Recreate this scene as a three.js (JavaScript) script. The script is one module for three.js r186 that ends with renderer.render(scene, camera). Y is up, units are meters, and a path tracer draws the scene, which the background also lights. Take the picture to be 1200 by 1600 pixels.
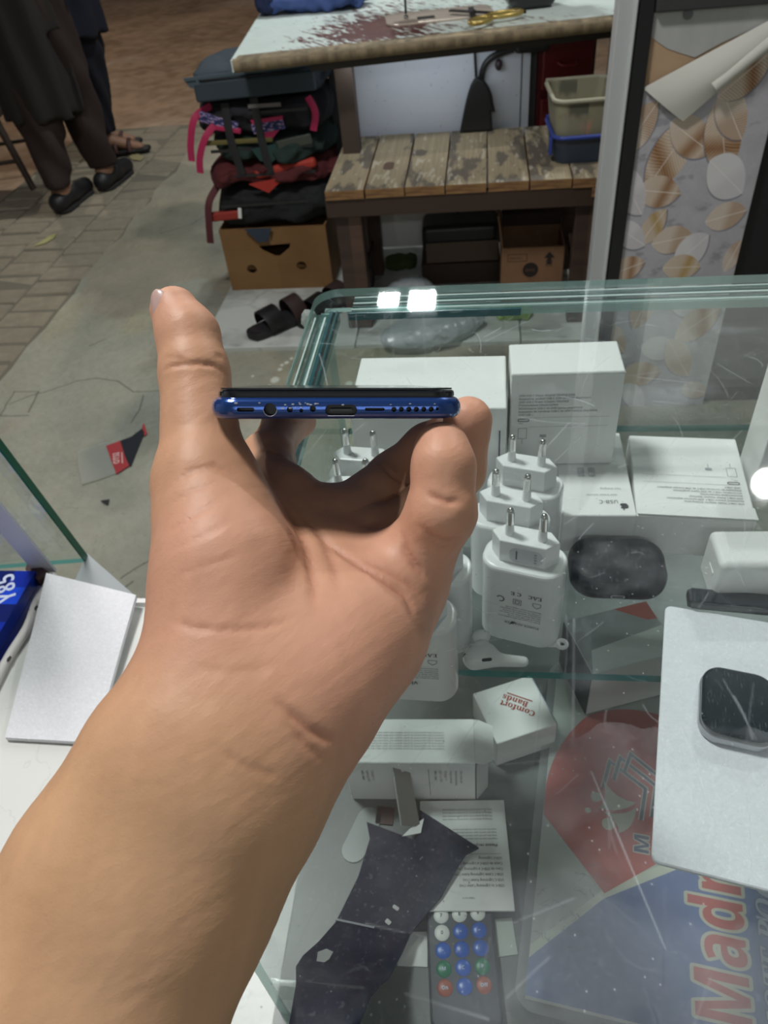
import * as THREE from 'three';
import { RoundedBoxGeometry } from 'three/addons/geometries/RoundedBoxGeometry.js';
import { mergeGeometries } from 'three/addons/utils/BufferGeometryUtils.js';
import { RectAreaLightUniformsLib } from 'three/addons/lights/RectAreaLightUniformsLib.js';
import { Brush, Evaluator, SUBTRACTION } from 'three-bvh-csg';

// ------------------------------------------------------------------ camera, light, exposure
const scene = new THREE.Scene();
const V = (x, y, z) => new THREE.Vector3(x, y, z);
const FOCAL = 1186;                                       // in pixels of the 1200 x 1600 frame
const camera = new THREE.PerspectiveCamera(2 * Math.atan(800 / FOCAL) * 180 / Math.PI, 1200 / 1600, 0.02, 60);
const camRight = V(0.991768, -0.084335, -0.096356), camUp = V(-0.003903, 0.732229, -0.681047), camBack = V(0.127991, 0.675816, 0.725872);
camera.position.set(0, 1.2, 0);
camera.quaternion.setFromRotationMatrix(new THREE.Matrix4().makeBasis(camRight, camUp, camBack));
camera.focus = 0.27;
camera.userData.fStop = 28;
scene.add(camera);
scene.background = new THREE.Color().setRGB(0.028, 0.028, 0.029);   // dim air of the covered bazaar at night

const renderer = new THREE.WebGLRenderer({ antialias: true });
renderer.toneMapping = THREE.LinearToneMapping;
renderer.toneMappingExposure = 1.5;
renderer.shadowMap.enabled = true;
RectAreaLightUniformsLib.init();
const LAMPS = {
  shopPanel: { at: [-0.68, 2.6, -0.75], size: [0.36, 0.28], color: [1.0, 0.98, 0.96], power: 66 },
  wallTube: { at: [0.25, 2.1, 1.77], size: [1.2, 0.08], color: [0.97, 0.99, 1.0], power: 12 },
  addedTableStrip: { at: [-0.2, 0.706, -2.38], size: [0.4, 0.03], color: [0.86, 0.93, 1.0], power: 6 },
  addedLaneLamp: { at: [-3.4, 2.6, -5.6], color: [1.0, 0.86, 0.7], power: 6 },
  floodOne: { at: [-0.485, 2.55, -3.62], size: [0.1, 0.1], color: [0.94, 1.0, 0.99], power: 190 },
  floodTwo: { at: [-0.31, 2.55, -3.60], size: [0.13, 0.16], color: [0.94, 1.0, 0.99], power: 190 },
  bulb: { at: [1.0, 2.55, -2.15], color: [1.0, 0.98, 0.94], power: 2.2 },
};

// ------------------------------------------------------------------ helpers
function rng(seed) { let s = seed >>> 0; return () => { s = (s + 0x6d2b79f5) | 0; let t = Math.imul(s ^ (s >>> 15), 1 | s); t = (t + Math.imul(t ^ (t >>> 7), 61 | t)) ^ t; return ((t ^ (t >>> 14)) >>> 0) / 4294967296; }; }
const hash = (x, y, s) => { let h = Math.imul(x | 0, 374761393) ^ Math.imul(y | 0, 668265263) ^ Math.imul(s | 0, 2246822519); h = Math.imul(h ^ (h >>> 13), 1274126177); return ((h ^ (h >>> 16)) >>> 0) / 4294967296; };
const sm = (t) => t * t * (3 - 2 * t), clamp = THREE.MathUtils.clamp, lerp = THREE.MathUtils.lerp, sstep = THREE.MathUtils.smoothstep;
function noise(x, y, s = 0) {
  const xi = Math.floor(x), yi = Math.floor(y), a = sm(x - xi), b = sm(y - yi);
  return lerp(lerp(hash(xi, yi, s), hash(xi + 1, yi, s), a), lerp(hash(xi, yi + 1, s), hash(xi + 1, yi + 1, s), a), b);
}
function fbm(x, y, s = 0, o = 4) { let v = 0, a = 0.5, n = 0; for (let i = 0; i < o; i++) { v += a * noise(x, y, s + i * 17); n += a; a *= 0.5; x *= 2.03; y *= 2.03; } return v / n; }
const lin = (r, g, b) => new THREE.Color().setRGB(r, g, b);
const toS = (c) => Math.round(255 * clamp(c <= 0.0031308 ? 12.92 * c : 1.055 * Math.pow(c, 1 / 2.4) - 0.055, 0, 1));
function dataTex(w, h, fn, srgb = true) {                 // fn(u, v) -> linear rgb (srgb) or plain 0..1 values
  const d = new Uint8Array(w * h * 4);
  for (let y = 0, i = 0; y < h; y++) for (let x = 0; x < w; x++, i += 4) {
    const c = fn((x + 0.5) / w, (y + 0.5) / h);
    if (srgb) { d[i] = toS(c[0]); d[i + 1] = toS(c[1]); d[i + 2] = toS(c[2]); } else { const k = typeof c === 'number' ? [c, c, c] : c; d[i] = 255 * clamp(k[0], 0, 1); d[i + 1] = 255 * clamp(k[1], 0, 1); d[i + 2] = 255 * clamp(k[2], 0, 1); }
    d[i + 3] = 255;
  }
  const t = new THREE.DataTexture(d, w, h); t.magFilter = THREE.LinearFilter; t.wrapS = t.wrapT = THREE.RepeatWrapping; if (srgb) t.colorSpace = THREE.SRGBColorSpace; t.needsUpdate = true; return t;
}
function canvasTex(w, h, draw, srgb = true) {
  const c = document.createElement('canvas'); c.width = w; c.height = h; const g = c.getContext('2d'); draw(g, w, h);
  const t = new THREE.CanvasTexture(c); if (srgb) t.colorSpace = THREE.SRGBColorSpace; return t;
}
const mat = (color, roughness = 0.6, more = {}) => new THREE.MeshPhysicalMaterial({ color: Array.isArray(color) ? lin(...color) : color, roughness, ...more });
const taken = {};
const numbered = (n) => { taken[n] = (taken[n] ?? -1) + 1; return taken[n] ? n + '_' + String(taken[n]).padStart(3, '0') : n; };
function shadows(o) { o.traverse((m) => { if (m.isMesh) { m.castShadow = m.receiveShadow = true; } }); return o; }
function tag(o, label, category, group) { o.userData.label = label; o.userData.category = category; if (group) o.userData.group = group; return o; }
function thing(name, label, category, pos = [0, 0, 0], turn = 0, group) {
  const o = new THREE.Group(); o.name = numbered(name); o.position.set(...pos); o.rotation.y = turn; scene.add(o); return tag(o, label, category, group);
}
function part(name, geo, m, parent, pos, rot) {
  const o = new THREE.Mesh(geo, m); o.name = name; if (pos) o.position.set(...pos); if (rot) o.rotation.set(...rot);
  o.castShadow = o.receiveShadow = true; parent.add(o); return o;
}
function single(name, geo, m, label, category, group, pos, rot) {
  const o = part(numbered(name), geo, m, scene, pos, rot); return tag(o, label, category, group);
}
function struct(name, geo, m, pos, rot) { const o = part(name, geo, m, scene, pos, rot); o.userData.kind = 'structure'; return o; }
const box = (w, h, d) => new THREE.BoxGeometry(w, h, d);
const rbox = (w, h, d, r, s = 3) => new RoundedBoxGeometry(w, h, d, s, Math.min(r, w / 2.01, h / 2.01, d / 2.01));
const move = (g, x, y, z) => g.translate(x, y, z);
const cyl = (r0, r1, h, n = 24) => new THREE.CylinderGeometry(r0, r1, h, n);
const tube = (pts, r, n = 32, k = 8) => new THREE.TubeGeometry(new THREE.CatmullRomCurve3(pts.map((p) => (p.isVector3 ? p : V(...p)))), n, r, k, false);
const merge = (list) => mergeGeometries(list.map((g) => { const n = g.index ? g.toNonIndexed() : g; for (const k of Object.keys(n.attributes)) if (!['position', 'normal', 'uv'].includes(k)) n.deleteAttribute(k); return n; }));
function bar(a, b, w, h, roll = 0) {                      // a box beam between two points
  const A = a.isVector3 ? a : V(...a), B = b.isVector3 ? b : V(...b), L = A.distanceTo(B), g = box(w, h, L), q = new THREE.Quaternion().setFromUnitVectors(V(0, 0, 1), B.clone().sub(A).normalize());
  g.rotateZ(roll); g.applyQuaternion(q); const m = A.clone().add(B).multiplyScalar(0.5); g.translate(m.x, m.y, m.z); return g;
}
function rod(a, b, r0, r1 = r0, n = 14) {
  const A = a.isVector3 ? a : V(...a), B = b.isVector3 ? b : V(...b), g = cyl(r1, r0, A.distanceTo(B), n), q = new THREE.Quaternion().setFromUnitVectors(V(0, 1, 0), B.clone().sub(A).normalize());
  g.applyQuaternion(q); const m = A.clone().add(B).multiplyScalar(0.5); g.translate(m.x, m.y, m.z); return g;
}
function rrShape(w, h, r, cx = 0, cy = 0) {
  const s = new THREE.Shape(), x = cx - w / 2, y = cy - h / 2;
  s.moveTo(x + r, y); s.lineTo(x + w - r, y); s.absarc(x + w - r, y + r, r, -Math.PI / 2, 0); s.lineTo(x + w, y + h - r); s.absarc(x + w - r, y + h - r, r, 0, Math.PI / 2);
  s.lineTo(x + r, y + h); s.absarc(x + r, y + h - r, r, Math.PI / 2, Math.PI); s.lineTo(x, y + r); s.absarc(x + r, y + r, r, Math.PI, 1.5 * Math.PI); return s;
}
const poly = (pts) => new THREE.Shape(pts.map((p) => new THREE.Vector2(p[0], p[1])));
const extr = (shape, depth, bevel = 0, seg = 2, curve = 8) => new THREE.ExtrudeGeometry(shape, { depth: depth - 2 * bevel, bevelEnabled: bevel > 0, bevelThickness: bevel, bevelSize: bevel, bevelOffset: -bevel, bevelSegments: seg, curveSegments: curve }).translate(0, 0, bevel);
const flat = (g) => g.rotateX(-Math.PI / 2);             // a drawing in x, y laid down: y becomes -z, depth becomes height
// where a sight line of the photograph meets a given depth or height
const ray = (u, v) => camRight.clone().multiplyScalar((u - 600) / FOCAL).addScaledVector(camUp, (800 - v) / FOCAL).sub(camBack);
const at = (u, v, depth) => camera.position.clone().addScaledVector(ray(u, v), depth);
const onY = (u, v, y) => { const r = ray(u, v); return camera.position.clone().addScaledVector(r, (y - 1.2) / r.y); };
const onZ = (u, v, z) => { const r = ray(u, v); return camera.position.clone().addScaledVector(r, z / r.z); };

// ---- smooth solids: a distance field meshed with surface nets
const smin = (a, b, k) => { const h = Math.max(k - Math.abs(a - b), 0) / k; return Math.min(a, b) - h * h * k * 0.25; };
function capsule(p, a, b, ra, rb) {                       // tapered capsule, a and b [x, y, z]
  const bx = b[0] - a[0], by = b[1] - a[1], bz = b[2] - a[2], px = p[0] - a[0], py = p[1] - a[1], pz = p[2] - a[2];
  const t = clamp((px * bx + py * by + pz * bz) / (bx * bx + by * by + bz * bz), 0, 1), dx = px - bx * t, dy = py - by * t, dz = pz - bz * t;
  return Math.sqrt(dx * dx + dy * dy + dz * dz) - (ra + (rb - ra) * t);
}
function nets(f, lo, hi, cell) {
  const n = [0, 1, 2].map((k) => Math.ceil((hi[k] - lo[k]) / cell) + 1), [nx, ny, nz] = n, val = new Float32Array(nx * ny * nz).fill(1), p = [0, 0, 0], B = 6;
  for (let z0 = 0; z0 < nz; z0 += B) for (let y0 = 0; y0 < ny; y0 += B) for (let x0 = 0; x0 < nx; x0 += B) {
    p[0] = lo[0] + (x0 + B / 2) * cell; p[1] = lo[1] + (y0 + B / 2) * cell; p[2] = lo[2] + (z0 + B / 2) * cell;
    const d = f(p), far = Math.abs(d) > cell * B * 1.25;
    for (let z = z0; z < Math.min(z0 + B, nz); z++) for (let y = y0; y < Math.min(y0 + B, ny); y++) for (let x = x0; x < Math.min(x0 + B, nx); x++) {
      if (far) { val[(z * ny + y) * nx + x] = d; continue; }
      p[0] = lo[0] + x * cell; p[1] = lo[1] + y * cell; p[2] = lo[2] + z * cell; val[(z * ny + y) * nx + x] = f(p);
    }
  }
  const id = new Int32Array(nx * ny * nz).fill(-1), pos = [], idx = [];
  for (let z = 0; z < nz - 1; z++) for (let y = 0; y < ny - 1; y++) for (let x = 0; x < nx - 1; x++) {
    let mask = 0, cx = 0, cy = 0, cz = 0, m = 0; const v8 = [];
    for (let k = 0; k < 8; k++) { const v = val[((z + (k >> 2)) * ny + y + ((k >> 1) & 1)) * nx + x + (k & 1)]; v8.push(v); if (v < 0) mask |= 1 << k; }
    if (mask === 0 || mask === 255) continue;
    for (let a = 0; a < 8; a++) for (const bit of [1, 2, 4]) { const b = a ^ bit; if (b < a || (v8[a] < 0) === (v8[b] < 0)) continue; const t = v8[a] / (v8[a] - v8[b]); m++;
      cx += (a & 1) + t * ((b & 1) - (a & 1)); cy += ((a >> 1) & 1) + t * (((b >> 1) & 1) - ((a >> 1) & 1)); cz += (a >> 2) + t * ((b >> 2) - (a >> 2)); }
    id[(z * ny + y) * nx + x] = pos.length / 3; pos.push(lo[0] + (x + cx / m) * cell, lo[1] + (y + cy / m) * cell, lo[2] + (z + cz / m) * cell);
  }
  const quad = (a, b, c, d, flip) => { if (flip) idx.push(a, c, b, a, d, c); else idx.push(a, b, c, a, c, d); };
  const I = (x, y, z) => id[(z * ny + y) * nx + x], S = (x, y, z) => val[(z * ny + y) * nx + x] < 0;
  for (let z = 1; z < nz - 1; z++) for (let y = 1; y < ny - 1; y++) for (let x = 1; x < nx - 1; x++) {
    const s = S(x, y, z);
    if (s !== S(x + 1, y, z)) quad(I(x, y - 1, z - 1), I(x, y, z - 1), I(x, y, z), I(x, y - 1, z), !s);
    if (s !== S(x, y + 1, z)) quad(I(x - 1, y, z - 1), I(x - 1, y, z), I(x, y, z), I(x, y, z - 1), !s);
    if (s !== S(x, y, z + 1)) quad(I(x - 1, y - 1, z), I(x, y - 1, z), I(x, y, z), I(x - 1, y, z), !s);
  }
  const g = new THREE.BufferGeometry(); g.setAttribute('position', new THREE.Float32BufferAttribute(pos, 3)); g.setIndex(idx); g.computeVertexNormals(); return g;
}
function triUV(g, scale = 1) {                            // uv in metres from the dominant side of each vertex
  const p = g.attributes.position, n = g.attributes.normal, uv = new Float32Array(p.count * 2);
  for (let i = 0; i < p.count; i++) { const ax = Math.abs(n.getX(i)), ay = Math.abs(n.getY(i)), az = Math.abs(n.getZ(i)); const [a, b] = ay >= ax && ay >= az ? [p.getX(i), p.getZ(i)] : ax > az ? [p.getZ(i), p.getY(i)] : [p.getX(i), p.getY(i)]; uv[i * 2] = a * scale; uv[i * 2 + 1] = b * scale; }
  g.setAttribute('uv', new THREE.BufferAttribute(uv, 2)); return g;
}
const faceUV = (g, s = 1) => triUV(g.index ? g.toNonIndexed() : g, s);

// ------------------------------------------------------------------ materials
const grainTex = dataTex(512, 512, (u, v) => { const n = fbm(u * 24, v * 24, 3, 5); return [n, n, n]; }, false);
const fineBump = dataTex(512, 512, (u, v) => fbm(u * 64, v * 64, 9, 3), false);
const glassFace = mat([0.955, 0.985, 0.98], 0.02, { transmission: 1, thickness: 0, ior: 1.5 });
const glassEdge = mat([0.10, 0.33, 0.30], 0.12, { transmission: 0.45, thickness: 0, ior: 1.5 });
const glassClear = mat([0.9, 0.95, 0.94], 0.05, { transmission: 0.95, thickness: 0, ior: 1.5 });
const glassEdgePale = mat([0.42, 0.62, 0.58], 0.15, { transmission: 0.5, thickness: 0, ior: 1.5 });
const darkGreenEdge = mat([0.008, 0.12, 0.07], 0.2);
const whitePlastic = mat([0.80, 0.81, 0.81], 0.32, { clearcoat: 0.25, clearcoatRoughness: 0.2 });
const chrome = mat([0.75, 0.74, 0.72], 0.16, { metalness: 1 });
const cardWhite = mat([0.83, 0.83, 0.82], 0.55);
const cardInside = mat([0.62, 0.63, 0.62], 0.75);
const blackRubber = mat([0.012, 0.014, 0.018], 0.5);

// ------------------------------------------------------------------ the setting: street, platform, shop shell
const floorRoot = new THREE.Group(); floorRoot.name = 'floor'; floorRoot.userData.kind = 'structure'; scene.add(floorRoot);
const crackLines = [
  [[15, 632], [70, 611], [120, 595], [150, 591], [185, 596], [208, 612], [260, 611]], [[224, 618], [218, 640], [204, 660]], [[45, 645], [60, 612], [22, 611], [0, 650], [45, 650]],
  [[250, 365], [300, 350], [330, 330]], [[140, 540], [165, 530]], [[190, 905], [225, 880], [250, 868]], [[208, 910], [180, 930]],
].map((l) => l.map(([u, v]) => { const p = onY(u, v, 0); return [p.x, p.z]; }));
const drops = [[430, 594, 9], [437, 577, 5], [466, 585, 5], [464, 598, 5], [545, 599, 7], [421, 603, 4], [447, 566, 5], [440, 570, 4], [455, 560, 4], [478, 563, 4], [395, 588, 3], [452, 605, 4]].map(([u, v, r]) => { const p = onY(u, v, 0); return [p.x, p.z, r * 0.0018]; });
const soilAt = (x, z) => {                                // dusty cement: grey-green with tan dust and dark oily smears
  const a = fbm(x * 1.7 + 7, z * 1.7, 11, 5), b = fbm(x * 9, z * 9, 21, 4), c = fbm(x * 60, z * 60, 31, 3), d = fbm(x * 3.1 + 40, z * 3.1, 41, 4);
  let r = 0.318 + 0.10 * (a - 0.5) + 0.09 * (b - 0.5) + 0.05 * (c - 0.5), g = 0.318 + 0.09 * (a - 0.5) + 0.08 * (b - 0.5) + 0.05 * (c - 0.5), bl = 0.26 + 0.06 * (a - 0.5) + 0.07 * (b - 0.5) + 0.05 * (c - 0.5);
  const tan = sstep(d, 0.45, 0.8); r += 0.035 * tan; g += 0.012 * tan; bl -= 0.03 * tan;
  const far = sstep(-z + 2.6 * (fbm(x * 3 + 11, z * 3, 57, 5) - 0.5) + 0.5 * (b - 0.5), 2.1, 2.4); r = lerp(r, 0.30 + 0.14 * (b - 0.5), far * 0.75); g = lerp(g, 0.265 + 0.13 * (b - 0.5), far * 0.75); bl = lerp(bl, 0.20 + 0.09 * (b - 0.5), far * 0.75);   // tan dust carried in from the lane
  const oil = sstep(fbm(x * 2.3 + 90, z * 2.3 + 3, 51, 4), 0.58, 0.75); r *= 1 - 0.35 * oil; g *= 1 - 0.3 * oil; bl *= 1 - 0.28 * oil;
  const grit = noise(x * 240, z * 240, 61); if (grit > 0.93) { r *= 0.75; g *= 0.75; bl *= 0.75; }
  return [r, g, bl];
};
{
  const X0 = -1.5, X1 = 1.3, Z0 = -4.3, Z1 = 1.7;         // cement slab in front of the shops
  const tex = dataTex(1600, 2000, (u, v) => {
    const x = lerp(-1.55, 0.5, u), z = lerp(-4.1, -0.9, v); let [r, g, b] = soilAt(x, z);
    const wob = 0.012 * (fbm(x * 14, z * 14, 71, 3) - 0.5);
    for (const l of crackLines) for (let i = 0; i + 1 < l.length; i++) {
      const [ax, az] = l[i], [bx, bz] = l[i + 1], px = x + wob - ax, pz = z + wob - az, dx = bx - ax, dz = bz - az, t = clamp((px * dx + pz * dz) / (dx * dx + dz * dz), 0, 1), d = Math.hypot(px - dx * t, pz - dz * t);
      if (d < 0.005) { const k = lerp(0.45, 1, sstep(d, 0.0005, 0.004)); r *= k; g *= k; b *= k; }
    }
    for (const [dx, dz, rr] of drops) { const d = Math.hypot(x - dx + wob * 0.6, (z - dz + wob * 0.6) * 0.8); if (d < rr) { const k = 1 - sstep(d, rr * 0.55, rr); r = lerp(r, 0.62, k); g = lerp(g, 0.66, k); b = lerp(b, 0.58, k); } }
    return [r, g, b];
  });
  tex.wrapS = tex.wrapT = THREE.MirroredRepeatWrapping;
  const rnd = rng(5), edge = [];
  edge.push([X0, -Z1], [X1, -Z1], [X1, -Z0 - 0.2]);
  for (let i = 0; i <= 24; i++) { const x = lerp(X1, X0, i / 24); edge.push([x, -Z0 - 0.25 * rnd() + 0.3 * (1 - i / 24)]); }
  for (let i = 1; i < 46; i++) { const z = lerp(-Z0 - 0.2, -Z1, i / 46); edge.push([X0 + 0.035 * (rnd() - 0.5), z]); }
  const g = flat(extr(poly(edge), 0.06)).translate(0, -0.06, 0), p = g.attributes.position, uv = g.attributes.uv;
  for (let i = 0; i < p.count; i++) uv.setXY(i, (p.getX(i) + 1.55) / 2.05, (p.getZ(i) + 4.1) / 3.2);
  const bump = grainTex.clone(); bump.repeat.set(5, 8); 
  part('concrete_slab', g, new THREE.MeshStandardMaterial({ map: tex, roughness: 0.78, bumpMap: bump, bumpScale: 0.004 }), floorRoot);
}
{                                                         // beaten earth of the lane
  const W = 13, D = 14.5, g = new THREE.PlaneGeometry(W, D, 150, 160).rotateX(-Math.PI / 2).translate(-2.5, 0, -5), p = g.attributes.position, uv = g.attributes.uv;
  for (let i = 0; i < p.count; i++) {
    const x = p.getX(i), z = p.getZ(i), far = sstep(-z, 3.2, 5.2) * (x < -1.55 || z < -4.4 ? 1 : 0);
    p.setY(i, -0.03 + 0.012 * (fbm(x * 3, z * 3, 81, 3) - 0.5) + far * (0.02 + 0.05 * (fbm(x * 1.4, z * 1.4, 83, 4) - 0.45)) + (x < -2.3 ? 0.012 : 0));
    if (x > -1.5 && z > -4.1) p.setY(i, -0.04);
  }
  g.computeVertexNormals();
  const tex = dataTex(1024, 1024, (u, v) => {
    const x = (u - 0.5) * W - 2.5, z = -((v - 0.5) * D) - 5, s = soilAt(x, z), n = fbm(x * 2.2 + z, z * 2.2, 91, 5), m = clamp(0.5 + 2 * (fbm(x * 16, z * 16, 95, 4) - 0.5), 0, 1);
    const sand = [0.31 + 0.26 * (n - 0.5) + 0.12 * (m - 0.5), 0.205 + 0.18 * (n - 0.5) + 0.09 * (m - 0.5), 0.13 + 0.12 * (n - 0.5) + 0.07 * (m - 0.5)];
    const k = sstep(-z + 0.9 * (fbm(x * 1.3, z * 1.3, 99, 4) - 0.5) + (x < -2.3 ? 0.35 : 0), 3.45, 4.0), pale = 0.3 * sstep(fbm(x * 0.9 - 3 + z * 0.5, z * 1.6, 101, 4), 0.6, 0.75);
    return [0, 1, 2].map((i) => lerp(s[i] * 0.92, sand[i] + pale * 0.2, k));
  });
  part('earth_ground', g, new THREE.MeshStandardMaterial({ map: tex, roughness: 0.95 }), floorRoot);
}
{                                                         // worn brick lane between slab and earth
  const rnd = rng(17), tops = [0, 1, 2, 3].map((k) => new THREE.MeshStandardMaterial({ roughness: 0.88, map: dataTex(128, 96, (u, v) => { const a = fbm(u * 6 + k * 9, v * 5, 131 + k, 4) - 0.5, b = fbm(u * 40, v * 30 + k, 137, 3) - 0.5, m = (0.95 + 0.035 * k) * (1 + 0.35 * a + 0.2 * b); return [0.26 * m, 0.228 * m, 0.17 * m]; }) }));
  const geos = [0.0, 0.004, -0.006].map((k) => faceUV(extr(rrShape(0.183 + k, 0.108 + k * 0.5, 0.008), 0.05, 0.005, 1, 1).rotateX(-Math.PI / 2).translate(0, -0.05, 0), 5));
  let made = 0;
  for (let c = 0; c < 4; c++) for (let r = 0; r < 23; r++) {
    const x = -1.6 - c * 0.192 + 0.008 * (rnd() - 0.5), z = -1.82 - r * 0.117 - (c % 2) * 0.055 + 0.006 * (rnd() - 0.5);
    const o = part('brick' + (made ? '_' + String(made).padStart(3, '0') : ''), geos[(rnd() * 3) | 0], tops[(rnd() * 4) | 0], floorRoot, [x, -0.003 + 0.008 * (rnd() - 0.6), z], [0.03 * (rnd() - 0.5), 0.06 * (rnd() - 0.5), 0.025 * (rnd() - 0.5)]); made++;
  }
  const bed = faceUV(box(0.8, 0.04, 2.75).translate(-1.885, -0.0275, -3.14), 1);
  part('mortar_bed', bed, new THREE.MeshStandardMaterial({ color: lin(0.17, 0.155, 0.118), roughness: 0.95 }), floorRoot);
}
{                                                         // pale marble slabs of the tailor's platform
  const tex = dataTex(512, 512, (u, v) => { const w = fbm(u * 5, v * 5, 111, 4), vein = Math.abs(fbm(u * 4 + w * 1.5, v * 9, 113, 5) - 0.5), k = sstep(vein, 0.0, 0.06), dirt = sstep(fbm(u * 7, v * 7, 117, 4), 0.55, 0.75); const b = 0.46 + 0.12 * k - 0.12 * dirt; return [b * 0.96, b * 1.02, b * 0.97]; });
  const m = new THREE.MeshStandardMaterial({ map: tex, roughness: 0.5 });
  for (let i = 0; i < 3; i++) part('marble_slab', faceUV(rbox(0.497, 0.03, 1.6, 0.004, 1), 1.1), m, floorRoot, [-0.637 + i * 0.5, 0.0, -2.825]);
}
// the shop we look out of, and the roof over the tailor's stall
const plaster = new THREE.MeshStandardMaterial({ roughness: 0.9, map: dataTex(256, 256, (u, v) => { const n = fbm(u * 8, v * 8, 121, 4); return [0.4 + 0.06 * n, 0.42 + 0.06 * n, 0.41 + 0.06 * n]; }) });
struct('ceiling', box(3.9, 0.12, 3.0), plaster, [0.05, 2.82, 0.42]);
struct('wall_back', box(3.9, 2.82, 0.12), plaster, [0.05, 1.35, 1.86]);
struct('wall_left', box(0.12, 2.82, 2.2), plaster, [-1.9, 1.35, 0.7]);
struct('wall_right', box(0.12, 2.82, 2.2), plaster, [2.0, 1.35, 0.7]);
const tin = new THREE.MeshStandardMaterial({ color: lin(0.06, 0.065, 0.068), roughness: 0.85 });
struct('ceiling_stall', box(4.2, 0.06, 3.5), tin, [-0.1, 3.0, -2.85]);
struct('wall_stall', box(2.6, 3.0, 0.1), new THREE.MeshStandardMaterial({ color: lin(0.34, 0.35, 0.34), roughness: 0.9 }), [2.0, 1.5, -3.1]);

// ------------------------------------------------------------------ lamps
function rectLamp(name, label, L, faceTilt) {
  const [w, d] = L.size, o = thing(name, label, 'lamp', L.at);
  part('housing', rbox(w + 0.03, 0.035, d + 0.03, 0.008), mat([0.7, 0.7, 0.7], 0.4), o, [0, 0.03, 0]);
  part('diffuser', box(w, 0.006, d), mat([0.9, 0.9, 0.9], 0.5, { emissive: lin(...L.color), emissiveIntensity: 3 }), o, [0, 0.01, 0]);
  const up = (L.at[2] > -1 ? 2.76 : 2.97) - L.at[1];
  part('hanger', cyl(0.008, 0.008, up - 0.045, 8), mat([0.3, 0.3, 0.3], 0.5), o, [0, 0.0475 + (up - 0.045) / 2, 0]);
  const light = new THREE.RectAreaLight(lin(...L.color), L.power, w, d); light.name = name + '_light'; light.position.set(0, 0.004, 0); light.rotation.x = -Math.PI / 2; light.castShadow = true; o.add(light);
  if (faceTilt) o.rotation.x = faceTilt;
  return o;
}
rectLamp('ceiling_lamp', 'flat white lamp hanging from the shop ceiling above the counter', LAMPS.shopPanel);
{
  const L = LAMPS.wallTube, [w, h] = L.size, o = thing('tube_lamp', 'long white tube lamp on the back wall of the shop', 'lamp', L.at);
  part('fitting', rbox(w + 0.06, h + 0.03, 0.03, 0.008), mat([0.7, 0.7, 0.7], 0.4), o, [0, 0, 0.012]);
  part('diffuser', box(w, h, 0.006), mat([0.9, 0.9, 0.9], 0.5, { emissive: lin(...L.color), emissiveIntensity: 3 }), o, [0, 0, -0.006]);
  const light = new THREE.RectAreaLight(lin(...L.color), L.power, w, h); light.name = 'tube_lamp_light'; light.position.set(0, 0, -0.014); light.rotation.set(-0.12, 0, 0); light.castShadow = true; o.add(light);
}
{
  const L = LAMPS.addedTableStrip, [w, h] = L.size, o = thing('added_strip_lamp', 'added strip lamp, out of view, brightening the board under the sewing table', 'lamp', L.at, 0.16);  // unseen strip added to brighten the white board behind the bench
  part('fitting', box(w + 0.02, 0.014, h + 0.012), mat([0.5, 0.5, 0.5], 0.5), o, [0, 0.007, 0]);
  part('diffuser', box(w, 0.004, h), mat([0.9, 0.9, 0.9], 0.5, { emissive: lin(...L.color), emissiveIntensity: 2 }), o, [0, -0.001, 0]);
  const light = new THREE.RectAreaLight(lin(...L.color), L.power, w, h); light.name = 'added_strip_light'; light.position.set(0, -0.006, 0); light.rotation.set(-0.75, 0, 0); light.castShadow = true; o.add(light);
}
{
  const L = LAMPS.addedLaneLamp, o = thing('added_lane_lamp', 'added warm lamp on a pole, fill for the far lane', 'lamp', [L.at[0], 0, L.at[2]]);  // pole lamp added as warm fill over the lane earth
  part('pole', cyl(0.03, 0.04, L.at[1] - 0.06), mat([0.1, 0.1, 0.1], 0.5), o, [0, (L.at[1] - 0.06) / 2, 0]);
  part('globe', new THREE.SphereGeometry(0.07, 24, 16), mat([0.95, 0.95, 0.95], 0.4, { emissive: lin(...L.color), emissiveIntensity: 8 }), o, [0, L.at[1], 0]);
  const p = new THREE.PointLight(lin(...L.color), L.power); p.name = 'added_lane_light'; p.castShadow = true; p.shadow.radius = 3; p.position.set(0, L.at[1], 0); o.add(p);
}
rectLamp('flood_lamp', 'smaller white square lamp over the sewing table', LAMPS.floodOne);
rectLamp('flood_lamp', 'larger white square lamp over the sewing table', LAMPS.floodTwo);
{
  const L = LAMPS.bulb, o = thing('light_bulb', 'round white bulb hanging right of the sewing table', 'bulb', L.at);
  part('globe', new THREE.SphereGeometry(0.05, 24, 16), mat([0.95, 0.95, 0.95], 0.4, { emissive: lin(...L.color), emissiveIntensity: 14 }), o);
  part('socket', cyl(0.02, 0.022, 0.06), mat([0.7, 0.7, 0.7], 0.5), o, [0, 0.07, 0]);
  part('cord', cyl(0.004, 0.004, 0.33, 8), blackRubber, o, [0, 0.26, 0]);
  const p = new THREE.PointLight(lin(...L.color), L.power); p.name = 'light_bulb_light'; p.castShadow = true; p.shadow.radius = 2; o.add(p);
}

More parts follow.
